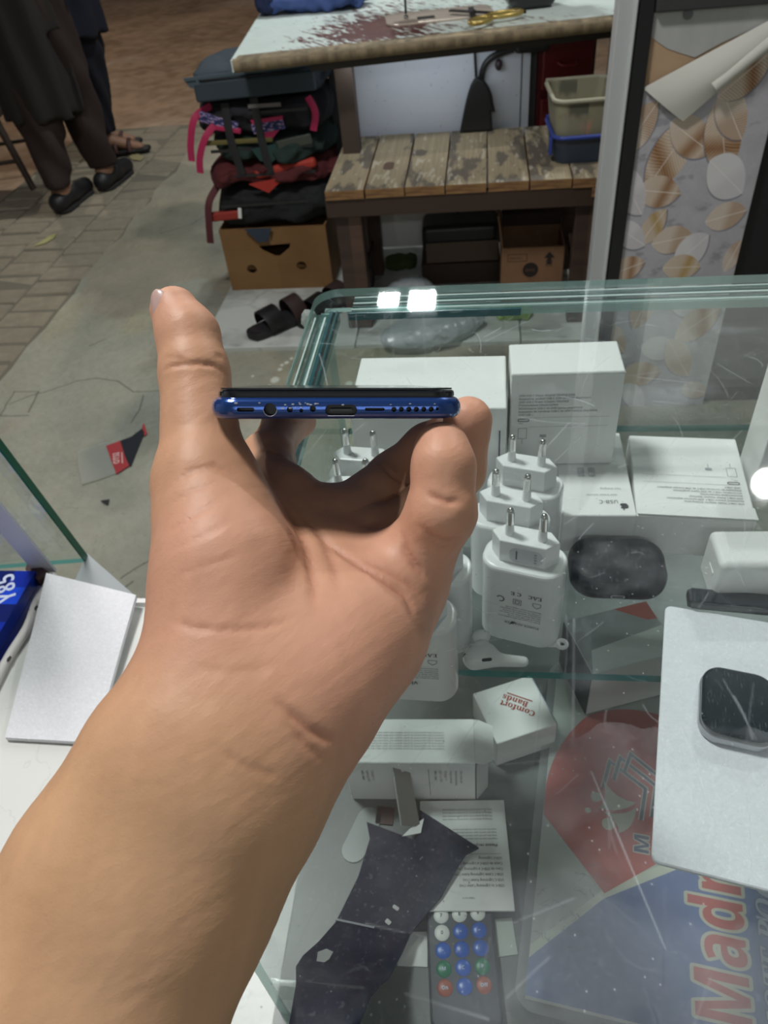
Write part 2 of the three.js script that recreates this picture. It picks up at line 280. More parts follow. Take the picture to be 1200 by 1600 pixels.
// ------------------------------------------------------------------ the glass display case
const CX0 = -0.119, CX1 = 0.9, CZB = -0.505, CZF = -0.117, TOP = 0.95, SHELF = 0.831, BASE = 0.69;
const pane = (w, h, d, axis, face = glassFace, edge = glassEdgePale) => { const m = [edge, edge, edge, edge, edge, edge]; m[axis * 2] = m[axis * 2 + 1] = face; return [box(w, h, d), m]; };
const counter = thing('display_case', 'glass display counter with scratched top and half-depth shelf', 'display case', [0, 0, 0]);
{
  const s = new THREE.Shape(), r = 0.018, zf = -0.06;     // top sheet drawn in x, -z, its back corner ground round
  s.moveTo(CX0, zf); s.lineTo(CX1, zf); s.lineTo(CX1, -CZB); s.lineTo(CX0 + r, -CZB); s.absarc(CX0 + r, -CZB - r, r, Math.PI / 2, Math.PI, false); s.lineTo(CX0, zf);
  const g = flat(new THREE.ExtrudeGeometry(s, { depth: 0.006, bevelEnabled: false, curveSegments: 10 })).translate(0, TOP - 0.006, 0);
  part('top_glass', g, [glassFace, glassEdgePale], counter);
  const rimBack = box(CX1 - CX0 - 0.03, 0.0055, 0.02).translate((CX0 + CX1) / 2 + 0.012, TOP - 0.0095, CZB + 0.012), rimLeft = box(0.017, 0.0055, 0.42).translate(CX0 + 0.0105, TOP - 0.0095, -0.27);
  const e = glassEdge, p = glassEdgePale;
  part('rim_strip', rimBack, [p, p, glassFace, glassFace, p, e], counter);
  part('rim_strip', rimLeft, [e, p, glassFace, glassFace, p, p], counter);
  const teal = mat([0.008, 0.085, 0.105], 0.25);
  part('ground_edge', box(0.0022, 0.0052, 0.4), teal, counter, [CX0 + 0.0125, TOP - 0.0095, -0.285]); part('ground_edge', box(0.0012, 0.0052, 0.4), teal, counter, [CX0 + 0.0165, TOP - 0.0095, -0.285]); part('ground_edge', box(0.12, 0.0052, 0.0016), teal, counter, [CX0 + 0.085, TOP - 0.0095, CZB + 0.0235]);
  const pale = mat([0.62, 0.7, 0.69], 0.3), dark = mat([0.05, 0.09, 0.09], 0.3), RW = CX1 - CX0 - 0.03;
  for (const [z, w, m] of [[0.0018, 0.0012, pale], [0.0062, 0.0009, dark], [0.0105, 0.0014, pale], [0.0155, 0.0008, dark], [0.0195, 0.001, pale]]) part('glue_line', box(RW, 0.0006, w), m, counter, [CX0 + 0.027 + RW / 2, TOP - 0.0064, CZB + z]);
  for (const [x, w, m] of [[0.0025, 0.001, pale], [0.006, 0.0008, dark], [0.0095, 0.0012, pale]]) part('glue_line', box(w, 0.0006, 0.4), m, counter, [CX0 + x, TOP - 0.0064, -0.275]);
  part('back_pane', ...pane(CX1 - CX0 - 0.01, TOP - 0.0125 - 0.66, 0.006, 2), counter, [(CX0 + CX1) / 2, (TOP - 0.0125 + 0.66) / 2, CZB + 0.008]);
  part('side_pane', ...pane(0.006, TOP - 0.0125 - 0.66, CZF - CZB - 0.012, 0), counter, [CX0 + 0.006, (TOP - 0.0125 + 0.66) / 2, (CZF + CZB) / 2 + 0.006]);
  part('shelf', ...pane(CX1 - CX0 - 0.02, 0.006, 0.235, 1, glassFace, glassEdge), counter, [(CX0 + CX1) / 2, SHELF - 0.003, -0.262 - 0.1175]);
  part('sill_pane', ...pane(0.05, 0.06, 0.003, 2, glassFace, glassClear), counter, [CX0 + 0.034, BASE + 0.03, CZF]);
  const baseTex = dataTex(512, 512, (u, v) => { const n = fbm(u * 9, v * 9, 131, 5), k = noise(u * 200, v * 200, 133), b = 0.17 + 0.08 * (n - 0.5) + (k > 0.9 ? 0.04 : 0); return [b * 0.93, b * 1.0, b * 0.99]; });
  part('base_board', faceUV(box(CX1 - CX0, 0.03, CZF - CZB + 0.02), 2.5), new THREE.MeshStandardMaterial({ map: baseTex, roughness: 0.35 }), counter, [(CX0 + CX1) / 2, BASE - 0.015, (CZF + CZB) / 2]);
  part('cabinet_body', box(CX1 - CX0 - 0.01, BASE - 0.03, CZF - CZB), mat([0.45, 0.47, 0.46], 0.5), counter, [(CX0 + CX1) / 2, (BASE - 0.03) / 2, (CZF + CZB) / 2]);
  // scratches, smears and dust on the glass, plus pale haze put into the alpha
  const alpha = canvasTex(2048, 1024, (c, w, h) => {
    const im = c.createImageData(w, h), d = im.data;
    for (let y = 0, i = 0; y < h; y++) for (let x = 0; x < w; x++, i += 4) { const n = fbm(x / 190, y / 190, 141, 5), f = noise(x / 2.2, y / 2.2, 143), mottle = 26 * sstep(fbm(x / 75 + 5, y / 60, 147, 5) + (y + 40 * (fbm(x / 40, y / 40, 151, 3) - 0.5) > h * 0.62 ? 0.08 : -0.2) + 0.08 * (fbm(x / 14, y / 14, 149, 3) - 0.5), 0.42, 0.72) * (0.9 + 0.2 * f), k = 1.2 + 8 * sstep(n, 0.48, 0.75) + mottle + (f > 0.86 ? 8 * n : 0) + (hash(x, y, 145) > 0.9985 ? 90 : 0); d[i] = d[i + 1] = d[i + 2] = k; d[i + 3] = 255; }  // alpha raised in noisy patches, a pale haze over the near part
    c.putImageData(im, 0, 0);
    const rnd = rng(7); c.lineCap = 'round';
    for (let k = 0; k < 1500; k++) {
      const x = rnd() * w, y = rnd() * h, a = rnd() * 6.28, L = 8 + 90 * rnd() * rnd(), bend = (rnd() - 0.5) * 14, v = 22 + 80 * rnd() * rnd();
      c.strokeStyle = `rgb(${v},${v},${v})`; c.lineWidth = 0.5 + 0.9 * rnd() * rnd(); c.beginPath(); c.moveTo(x, y); c.quadraticCurveTo(x + Math.cos(a) * L / 2 + bend, y + Math.sin(a) * L / 2 - bend, x + Math.cos(a) * L, y + Math.sin(a) * L); c.stroke();
    }
    const X = (x) => (x - CX0) / (CX1 - CX0) * w, Y = (z) => (z - CZB) / (0.06 - CZB) * h;      // the long scratches
    for (const [a, b, c2, d2, v, lw] of [[590, 1552, 720, 1592, 70, 1.2], [890, 1200, 1000, 1480, 85, 1], [868, 960, 862, 1160, 40, 2], [640, 1470, 600, 1455, 70, 1.2], [530, 1440, 592, 1455, 90, 1.2], [760, 1440, 860, 1400, 60, 1], [1100, 560, 1150, 590, 70, 0.8], [970, 580, 1060, 590, 60, 0.8]]) {
      const p = onY(a, b, TOP), q = onY(c2, d2, TOP); c.strokeStyle = `rgb(${v},${v},${v})`; c.lineWidth = lw; c.beginPath(); c.moveTo(X(p.x), Y(p.z)); c.lineTo(X(q.x), Y(q.z)); c.stroke();
    }
  }, false);
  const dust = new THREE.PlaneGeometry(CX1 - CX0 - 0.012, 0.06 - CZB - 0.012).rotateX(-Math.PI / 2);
  part('dust_scratches_haze', dust, new THREE.MeshStandardMaterial({ color: lin(0.68, 0.75, 0.80), roughness: 0.9, alphaMap: alpha, transparent: true }), counter, [(CX0 + CX1) / 2 + 0.003, TOP + 0.0004, (0.06 + CZB) / 2 + 0.003]).userData.label = 'fine scratches, dust and a pale haze on the glass';
  // a lump of clear glue on the chipped back corner
  const glue = new THREE.IcosahedronGeometry(0.006, 2), gp = glue.attributes.position;
  for (let i = 0; i < gp.count; i++) { const k = 1 + 0.35 * (noise(gp.getX(i) * 500 + 9, gp.getY(i) * 500 + gp.getZ(i) * 400, 5) - 0.4); gp.setXYZ(i, gp.getX(i) * k, gp.getY(i) * k * 1.2, gp.getZ(i) * k); }
  glue.computeVertexNormals(); part('glue_lump', glue, mat([0.7, 0.78, 0.75], 0.15, { transmission: 0.7, thickness: 0 }), counter, [CX0 - 0.004, TOP - 0.012, CZB + 0.022]);
}

// ------------------------------------------------------------------ things on the glass shelf
const print = (w, h, W, H, draw) => { const t = canvasTex(W, H, (g) => { g.clearRect(0, 0, W, H); draw(g, W, H); }); return [new THREE.PlaneGeometry(w, h), new THREE.MeshStandardMaterial({ map: t, transparent: true, roughness: 0.6 })]; };
const INK = '#3d4044';
function apple(g, x, y, s, col) {                          // the small fruit mark with a bite
  g.save(); g.translate(x, y); g.scale(s, s); g.fillStyle = col; g.beginPath();
  g.moveTo(0, -0.25); g.bezierCurveTo(0.25, -0.45, 0.48, -0.32, 0.5, -0.2); g.bezierCurveTo(0.28, -0.05, 0.3, 0.2, 0.55, 0.3); g.bezierCurveTo(0.45, 0.6, 0.3, 0.72, 0.15, 0.66); g.bezierCurveTo(0.05, 0.62, -0.05, 0.62, -0.15, 0.66); g.bezierCurveTo(-0.4, 0.7, -0.75, 0.05, -0.5, -0.22); g.bezierCurveTo(-0.35, -0.4, -0.15, -0.35, 0, -0.25); g.fill();
  g.beginPath(); g.ellipse(0.1, -0.52, 0.08, 0.2, 0.6, 0, 7); g.fill(); g.restore();
}
function plug(g, x, y, w) { g.lineWidth = 5; g.beginPath(); g.roundRect(x - w / 2, y - w * 0.14, w, w * 0.28, w * 0.14); g.stroke(); }
function adapterText(g, W, H) {
  g.fillStyle = INK; g.font = '21px sans-serif'; g.textBaseline = 'top';
  ['20W USB-C Power Adapter (folding pins)', 'Adaptateur secteur USB-C 20W (broches dépliantes)', '20W USB-C Power Adapter (Netzteil)', 'Netzsteckdose (Steckerstifte)', 'Alimentatore USB-C da 20W (spina pieghevole)', 'Adaptador de corriente USB-C de 20W (clavijas plegables)', '20W USB-C 電源アダプタ'].forEach((t, i) => g.fillText(t, 40, 130 + i * 27));
  g.strokeStyle = '#9a9da0'; g.lineWidth = 2; g.beginPath(); g.moveTo(120, 330); g.lineTo(W - 50, 330); g.moveTo(120, 410); g.lineTo(W - 50, 410); g.stroke();
  g.strokeStyle = '#4a4d52'; plug(g, 78, 350, 76); g.font = '11px sans-serif'; g.fillStyle = '#8d9094'; g.fillText('USB-C', 45, 372);
  g.strokeStyle = '#8d9094'; g.lineWidth = 3; g.strokeRect(44, 420, 60, 92); g.beginPath(); g.moveTo(74, 512); g.lineTo(74, 560); g.moveTo(222, 505); g.lineTo(222, 550); g.stroke(); g.fillStyle = '#a2a5a8'; g.beginPath(); g.roundRect(200, 480, 44, 24, 6); g.fill();
}
function carton(name, label, w, h, d, pos, turn, group) {
  const o = thing(name, label, 'box', pos, turn, group);
  part('carton', rbox(w, h, d, 0.0012, 2), cardWhite, o, [0, h / 2, 0]);
  return o;
}
{
  const o = carton('adapter_box', 'white adapter box standing upright with rows of grey text on its front', 0.069, 0.073, 0.036, [0.052, SHELF + 0.0335, -0.4265], 0.02);
  part('printed_text', ...print(0.066, 0.068, 720, 740, adapterText), o, [0.0, 0.036, 0.0183]);
  part('lid_seam', box(0.0692, 0.0006, 0.0362), cardInside, o, [0, 0.0716, 0]);
  const a = carton('adapter_box', 'low white adapter box lying flat beneath the upright box, small fruit logo near its corner', 0.046, 0.033, 0.086, [0.0735, SHELF, -0.4015], 0.0);
  part('printed_text', ...print(0.044, 0.084, 440, 840, (g, W, H) => {
    g.save(); g.translate(W, H); g.rotate(Math.PI); g.fillStyle = '#6a6d71'; g.font = '44px sans-serif'; g.fillText('USB-C', 90, 130); apple(g, 60, 70, 46, '#2b2d33'); g.fillStyle = '#b3b6b8'; g.font = '22px sans-serif'; g.fillText('20W Power Adapter', 90, 190); g.fillText('Fast charging', 60, 250); g.restore();
    g.fillStyle = '#b7babc'; for (const x of [120, 190]) { g.beginPath(); g.roundRect(x, 380, 44, 92, 8); g.fill(); g.fillStyle = '#b7babc'; }
  }), a, [0, 0.0334, 0], [-Math.PI / 2, 0, 0]);
  const b = carton('adapter_box', 'white adapter box lying flat with its printed side up, front edge gaping open', 0.0705, 0.033, 0.083, [0.1345, SHELF, -0.3975], -0.075);
  part('printed_text', ...print(0.068, 0.08, 720, 840, (g, W, H) => { g.translate(W, H); g.rotate(Math.PI); adapterText(g, W, H); }), b, [0, 0.0334, 0], [-Math.PI / 2, 0, 0]);
  part('open_flap', rbox(0.0705, 0.0008, 0.012, 0.0003, 1), cardWhite, b, [0, 0.0345, 0.0365], [-0.12, 0, 0]);
  const c = carton('white_box', 'tall white box right behind the phone, blank top', 0.097, 0.099, 0.06, [-0.0335, SHELF, -0.413], -0.01);
  part('dark_seam', box(0.0009, 0.06, 0.0006), mat([0.02, 0.03, 0.06], 0.5), c, [0.0445, 0.052, 0.0301]);
  part('dark_stripe', box(0.03, 0.0015, 0.0006), mat([0.015, 0.02, 0.08], 0.5), c, [0.003, 0.08, 0.0301]);
  carton('white_box', 'white box standing upright at the right edge of the photo', 0.07, 0.107, 0.034, [0.216, SHELF, -0.424], 0.0);
  const k = thing('adapter_brick', 'glossy white adapter block beside the foam sheet under the flat boxes', 'adapter', [0.17, SHELF, -0.3315], 0.02);
  part('shell', rbox(0.066, 0.034, 0.03, 0.004, 4), mat([0.8, 0.8, 0.79], 0.5), k, [0, 0.017, 0]);
  part('port', rbox(0.0006, 0.003, 0.009, 0.0002, 1), mat([0.9, 0.9, 0.9], 0.3), k, [-0.033, 0.018, 0.003]);
}
// chargers with two round pins
const chargerBodyGeo = (w, h, d) => flat(extr(rrShape(w, d, d * 0.42), h, 0.0022, 3, 10));
const plugShape = poly([[-0.0185, 0], [-0.0125, 0.0068], [0.0125, 0.0068], [0.0185, 0], [0.0125, -0.0068], [-0.0125, -0.0068]]);
function marks(g, W, H, word) {                            // grey print, upside down on the standing charger
  g.translate(W, H); g.rotate(Math.PI); g.fillStyle = '#5d6168'; g.textBaseline = 'top';
  if (word) { g.font = 'bold 42px sans-serif'; g.fillText(word, 150, 30); } else { g.font = '26px sans-serif'; g.fillText('POWER ADAPTER', 40, 40); g.fillStyle = '#2c2f36'; g.beginPath(); g.moveTo(170, 66); g.lineTo(214, 36); g.lineTo(196, 70); g.fill(); }
  g.font = '13px sans-serif'; g.fillStyle = '#7f848b';
  const rows = ['Model: V33 Input 100-240V~50/60Hz 0.8A', 'Output 5V 2A or 9V 2A or 11V 3A', 'Max 33W  Made in China  For indoor use', 'Alimentation  Adaptador de corriente', 'CAUTION: for use with listed equipment', 'Manufacturer power supply co. ltd'];
  rows.forEach((t, i) => g.fillText(t, 34, 96 + i * 17));
  g.strokeStyle = '#5d6168'; g.lineWidth = 3; g.strokeRect(150, 222, 44, 40); g.strokeRect(160, 232, 24, 20); g.beginPath(); g.moveTo(40, 240); g.lineTo(62, 222); g.lineTo(84, 240); g.lineTo(84, 262); g.lineTo(40, 262); g.closePath(); g.stroke(); g.lineWidth = 7; g.beginPath(); g.arc(268, 244, 20, 0.4, 5); g.stroke();
  g.font = 'bold 38px serif'; g.fillStyle = '#4e5259'; g.fillText('EAC', 34, 282); if (!word) { g.fillText('C E', 150, 284); g.fillText('△', 250, 284); } else { g.lineWidth = 3; g.beginPath(); g.arc(170, 300, 20, 0, 7); g.moveTo(158, 300); g.lineTo(182, 300); g.moveTo(170, 288); g.lineTo(170, 312); g.stroke(); }
}
function charger(label, x, z, turn, opt = {}) {
  const W = opt.w ?? 0.046, D = opt.d ?? 0.026, H = opt.h ?? 0.062, o = thing('charger', label, 'charger', [x, opt.y ?? SHELF, z], turn, 'white two-pin chargers standing in the case');
  part('body', chargerBodyGeo(W, H, D), whitePlastic, o);
  const top = part('plug_block', flat(extr(plugShape, 0.0165, 0.0008, 2)), whitePlastic, o, [0, H - 0.001, 0]);
  for (const s of [-1, 1]) {
    const pin = part('pin', new THREE.LatheGeometry([[0.0001, 0.0185], [0.0012, 0.0182], [0.0020, 0.0170], [0.0022, 0.0155], [0.0022, 0.0075], [0.0021, 0.007]].map((q) => new THREE.Vector2(...q)).reverse(), 18), chrome, o, [s * 0.0089, H + 0.0155, 0]);
    part('sleeve', new THREE.LatheGeometry([[0.0028, -0.001], [0.0026, 0.0015], [0.0021, 0.0075]].map((q) => new THREE.Vector2(...q)), 18), whitePlastic, pin);
  }
  if (opt.print) part('printed_marks', ...print(0.034, 0.036, 340, 350, (g, w, h) => marks(g, w, h, opt.word)), o, [0, H * 0.5, D / 2 + 0.0003]);
  if (opt.sticker) part('clear_sticker', ...print(0.018, 0.011, 180, 110, (g) => { g.fillStyle = 'rgba(170,176,182,0.35)'; g.beginPath(); g.roundRect(0, 0, 180, 110, 40); g.fill(); g.fillStyle = '#3c4046'; g.fillRect(34, 22, 9, 66); g.fillStyle = '#6a6e74'; for (let i = 0; i < 4; i++) g.fillRect(136, 22 + i * 20, 12, 9); }), o, [0.002, H + 0.007, 0.0074]);
  return o;
}
const nearTip = (u, v) => onY(u, v, SHELF + 0.094);
charger('nearest of three chargers in line, grey marks in front, clear sticker on its plug', 0.0235, -0.2945, -0.27, { print: true, sticker: true });
charger('middle of the three chargers in line between two others', 0.0164, -0.3265, -0.25, { d: 0.025 });
charger('rearmost of the three chargers in line before the upright adapter box', 0.0262, -0.3575, -0.26, { d: 0.025 });
charger('charger with four lowercase letters on its front beside the palm', -0.036, -0.2525, -0.03, { print: true, word: 'vivo' });
charger('charger half hidden by the little finger behind the lettered one', -0.0285, -0.286, -0.04, { d: 0.027 });
{
  const pair = (u0, v0, u1, v1) => { const a = nearTip(u0, v0), b = nearTip(u1, v1), m = a.clone().add(b).multiplyScalar(0.5); return [m.x, m.z, -Math.atan2(b.z - a.z, b.x - a.x)]; };
  const i = pair(537, 674, 584, 677), j = pair(524, 716, 573, 716);
  charger('charger whose two pins show just below the phone', i[0], i[1], i[2], { d: 0.024 });
  charger('charger seen between index finger and middle finger', j[0], Math.max(j[1], i[1] + 0.028), j[2], { d: 0.024 });
}
// black earphone case
{
  const o = thing('earphone_case', 'scuffed black earphone charging case lying on the glass shelf', 'earphone case', [0.0835, SHELF, -0.3345], -0.03);
  const g = nets((p) => { const q = [Math.max(Math.abs(p[0]) - 0.0135, 0), Math.max(Math.abs(p[2]) - 0.006, 0)], r = Math.hypot(q[0], q[1]), w = Math.hypot(r / 0.0158, p[1] / 0.0112); return (Math.pow(Math.pow(r / 0.0158, 2.6) + Math.pow(Math.abs(p[1]) / 0.0108, 2.6), 1 / 2.6) - 1) * 0.0095; }, [-0.033, -0.014, -0.026], [0.033, 0.014, 0.026], 0.0011);
  const scuff = dataTex(256, 256, (u, v) => { const n = fbm(u * 9, v * 9, 151, 4), k = fbm(u * 40, v * 12, 153, 3), s = sstep(k, 0.66, 0.82) * 0.03 + sstep(n, 0.5, 0.8) * 0.006; return [0.006 + s, 0.009 + s, 0.014 + s]; });
  const sc = scuff.clone(); sc.repeat.set(18, 18);
  const sh = part('shell', triUV(g), mat([1, 1, 1], 0.5, { map: sc, specularIntensity: 0.5 }), o, [0, 0.0108, 0]);
  part('lid_seam', new THREE.TorusGeometry(0.0001, 0.00005, 4, 6), blackRubber, o, [0, 0.012, 0]);
  part('port', flat(extr(rrShape(0.0085, 0.0026, 0.0013), 0.0006)).rotateX(Math.PI / 2), mat([0.55, 0.57, 0.6], 0.3, { metalness: 0.6 }), o, [-0.001, 0.0082, 0.0214]);
  part('port_slot', flat(extr(rrShape(0.0068, 0.0014, 0.0007), 0.0004)).rotateX(Math.PI / 2), blackRubber, o, [-0.001, 0.0082, 0.0218]);
}
// one white earphone
{
  const c = [0, 0, 0], o = thing('earphone', 'single white in-ear earphone with stem, lying by the chargers', 'earphone', [0.0035, SHELF, -0.2655], 0);
  const body = nets((p) => { let d = capsule(p, [-0.0075, 0.0075, 0.0005], [-0.0015, 0.0085, -0.003], 0.0068, 0.0062); d = smin(d, capsule(p, [0.0005, 0.0075, 0.001], [0.0205, 0.0035, -0.001], 0.0042, 0.0031), 0.006); return smin(d, capsule(p, [-0.004, 0.009, -0.006], [-0.0035, 0.0095, -0.0105], 0.0036, 0.0032), 0.003); }, [-0.018, -0.002, -0.017], [0.027, 0.018, 0.011], 0.0009);
  part('body', body, whitePlastic, o);
  const tip = new THREE.LatheGeometry([[0.0012, 0.0058], [0.0030, 0.0058], [0.0052, 0.0042], [0.0056, 0.0022], [0.0044, 0.0], [0.0028, -0.001]].map((q) => new THREE.Vector2(...q)).reverse(), 28);
  part('ear_tip', tip, mat([0.78, 0.79, 0.79], 0.5), o, [-0.0035, 0.0097, -0.0105], [-Math.PI / 2 + 0.15, 0, 0.1]);
  part('vent', flat(extr(rrShape(0.0058, 0.0018, 0.0009), 0.0006)), blackRubber, o, [-0.0005, 0.0116, 0.0042], [0.9, 0.1, -0.12]);
  part('vent', flat(extr(rrShape(0.0034, 0.0014, 0.0007), 0.0006)), blackRubber, o, [-0.0128, 0.0105, 0.001], [0.4, 1.0, 0.9]);
  const w = thing('white_clip', 'tiny round white plastic clip beside the marked charger', 'clip', [0.047, SHELF, -0.2815], 0);
  part('ring', new THREE.TorusGeometry(0.0027, 0.0013, 10, 20).rotateX(Math.PI / 2), whitePlastic, w, [0, 0.0013, 0]);
  part('tab', rbox(0.007, 0.0012, 0.003, 0.0005), whitePlastic, w, [-0.0045, 0.0012, 0.0008]);
}
// foam sheet with the watch on it
const foamTex = dataTex(512, 512, (u, v) => { const n = fbm(u * 60, v * 60, 161, 3), c = noise(u * 170, v * 170, 163), b = 0.85 + 0.08 * (n - 0.5) + (c > 0.82 ? 0.08 : 0); return [b * 0.965, b * 0.975, b * 1.03]; });
const foamMat = new THREE.MeshStandardMaterial({ map: foamTex, roughness: 0.8, bumpMap: fineBump, bumpScale: 0.0003 });
{
  const a = onY(1040, 945, SHELF + 0.003), b = onY(1018, 1345, SHELF + 0.003), L = Math.hypot(a.x - b.x, a.z - b.z), turn = -Math.atan2(a.x - b.x, -(a.z - b.z)), ux = V(Math.cos(turn), 0, -Math.sin(turn)), mid = a.clone().add(b).multiplyScalar(0.5).addScaledVector(ux, 0.043);
  const o = single('foam_sheet', faceUV(flat(extr(rrShape(0.086, L, 0.004), 0.003, 0.0006, 1)), 8), foamMat, 'thin white foam sheet under the watch, sticking out over the shelf edge', 'foam sheet', null, [mid.x, SHELF, mid.z], [0, turn, 0]);
  const wc = onY(1154, 1100, SHELF + 0.012), w = thing('watch', 'black square smartwatch without strap on the foam sheet', 'watch', [wc.x, SHELF + 0.003, wc.z], turn - 0.02);
  part('case', flat(extr(rrShape(0.0375, 0.0435, 0.0105), 0.008, 0.0026, 4, 12)), mat([0.42, 0.42, 0.44], 0.28, { metalness: 0.85 }), w);
  const ws = scuffed(); part('screen', flat(extr(rrShape(0.0365, 0.0425, 0.0105), 0.0036, 0.0016, 4, 12)), ws, w, [0, 0.0068, 0]);
  part('crown', cyl(0.0032, 0.0032, 0.002).rotateZ(Math.PI / 2), chrome, w, [0.0197, 0.005, -0.009]);
  const q = onY(1148, 938, SHELF + 0.008), s = thing('black_bar', 'scratched black plastic bar lying across the foam sheet', 'bar', [q.x, SHELF + 0.003, q.z], -0.1);
  part('bar', rbox(0.056, 0.007, 0.0125, 0.0018, 3), scuffed(), s, [0.003, 0.0035, 0]);
  part('end_cap', rbox(0.004, 0.0062, 0.011, 0.0016, 3), blackRubber, s, [-0.0245, 0.0034, 0]);
}
function scuffed() { const t = dataTex(256, 256, (u, v) => { const n = fbm(u * 6, v * 6, 171, 4), k = fbm(u * 50, v * 9 + u * 20, 173, 3), s = sstep(k, 0.68, 0.84) * 0.05 + sstep(n, 0.55, 0.8) * 0.008; return [0.005 + s, 0.014 + s, 0.02 + s]; }); t.repeat.set(25, 25); return mat([1, 1, 1], 0.18, { map: t, clearcoat: 0.6, clearcoatRoughness: 0.15 }); }

// ------------------------------------------------------------------ things on the floor of the case
{                                                         // notebook in a clear cover, its print turned on its side
  const W = 0.2, H = 0.23, K = 7000, o = thing('notebook', 'notebook with red drop emblem and blue corner inside a clear plastic cover', 'notebook', [0.0257, BASE, -0.135], -8.4 * Math.PI / 180);
  const tex = canvasTex(1400, 1610, (g, w, h) => {
    const P = (x, y) => [x * 7, h - y * 7], path = (pts) => { g.beginPath(); pts.forEach((p, i) => (i ? g.lineTo(...P(...p)) : g.moveTo(...P(...p)))); g.closePath(); };
    g.fillStyle = '#b9bcb6'; g.fillRect(0, 0, w, h);
    g.fillStyle = '#d8d8c8'; path([[-2, 17], [41.5, 62], [200, 165], [200, 172], [41.5, 69], [-2, 25]]); g.fill();
    g.fillStyle = '#5a70ab'; path([[-2, 18], [41.5, 63], [200, 162], [200, -2], [-2, -2]]); g.fill();
    g.fillStyle = '#c2453a'; g.beginPath(); g.moveTo(...P(41.5, 66)); g.lineTo(...P(0.5, 109)); g.bezierCurveTo(...P(-3, 140), ...P(6, 168), ...P(24, 190)); g.bezierCurveTo(...P(44, 206), ...P(80, 208), ...P(100, 190)); g.bezierCurveTo(...P(118, 170), ...P(114, 130), ...P(100, 113)); g.closePath(); g.fill();
    g.strokeStyle = '#d0cdbc'; g.lineWidth = 10; for (let k = 0; k < 3; k++) { const q = k * 7; g.strokeStyle = '#cfccc0'; g.lineWidth = 26; g.lineJoin = 'miter'; for (const pass of [0, 1]) { g.beginPath(); g.moveTo(...P(38 + q, 136 + q * 1.1)); g.lineTo(...P(42 + q, 157 + q * 0.6)); g.lineTo(...P(66 + q, 141 + q * 0.5)); g.lineTo(...P(63 + q, 118 + q * 0.5)); g.stroke(); g.strokeStyle = '#3d4560'; g.lineWidth = 15; } }
    g.fillStyle = '#c9c6b4'; for (const [x, y, r] of [[33.8, 128.5, 3.6], [42.4, 111.2, 4.2], [29, 118, 2]]) { g.beginPath(); g.arc(...P(x, y), r * 7, 0, 7); g.fill(); }
    g.beginPath(); g.moveTo(...P(36, 121)); g.quadraticCurveTo(...P(42, 128), ...P(38, 142)); g.quadraticCurveTo(...P(48, 128), ...P(60, 130)); g.quadraticCurveTo(...P(52, 120), ...P(36, 121)); g.fill();
    g.beginPath(); g.moveTo(...P(38, 119)); g.quadraticCurveTo(...P(54, 118), ...P(60, 127)); g.quadraticCurveTo(...P(60, 112), ...P(49, 106)); g.quadraticCurveTo(...P(50, 114), ...P(38, 119)); g.fill();
    const word = (text, x, y, font, fill, edge, lw, sx = 1) => { g.save(); g.translate(...P(x, y)); g.rotate(-Math.PI / 2); g.scale(sx, 1); g.font = font; g.lineJoin = 'round'; if (edge) { g.strokeStyle = edge; g.lineWidth = lw; g.strokeText(text, 0, 0); } g.fillStyle = fill; g.fillText(text, 0, 0); g.restore(); };
    word('M', 68, 95, 'bold 90px sans-serif', '#31366e', '#c9c6b4', 10, 1.2);
    word('Madni', 122, 8, 'bold 290px sans-serif', '#c4453c', '#cfcab6', 30, 0.82);
    word('NOTE BOOK', 141, 6, 'italic bold 110px serif', '#b9bfd0', '#4a5a86', 12, 1.05);
    g.strokeStyle = 'rgba(60,64,90,0.5)'; g.lineWidth = 2; const rnd = rng(13); for (let k = 0; k < 26; k++) { let x = 6 + 30 * rnd(), y = 28 + 60 * rnd(); g.beginPath(); g.moveTo(...P(x, y)); for (let q = 0; q < 6; q++) { x += 7 * (rnd() - 0.4); y += 5 * (rnd() - 0.5); g.lineTo(...P(x, y)); } g.stroke(); }
  });
  const g = box(W, 0.006, H).translate(W / 2, 0.003, -H / 2), m = new THREE.MeshStandardMaterial({ map: tex, roughness: 0.55 }), side = mat([0.75, 0.75, 0.72], 0.8);
  part('cover', g, [side, side, m, side, side, side], o);
  part('plastic_sleeve', flat(extr(rrShape(W + 0.02, H + 0.012, 0.012, W / 2 + 0.004, H / 2 - 0.002), 0.0006)), mat([0.97, 0.98, 0.98], 0.12, { transmission: 0.93, thickness: 0 }), o, [0, 0.0068, 0]);
}
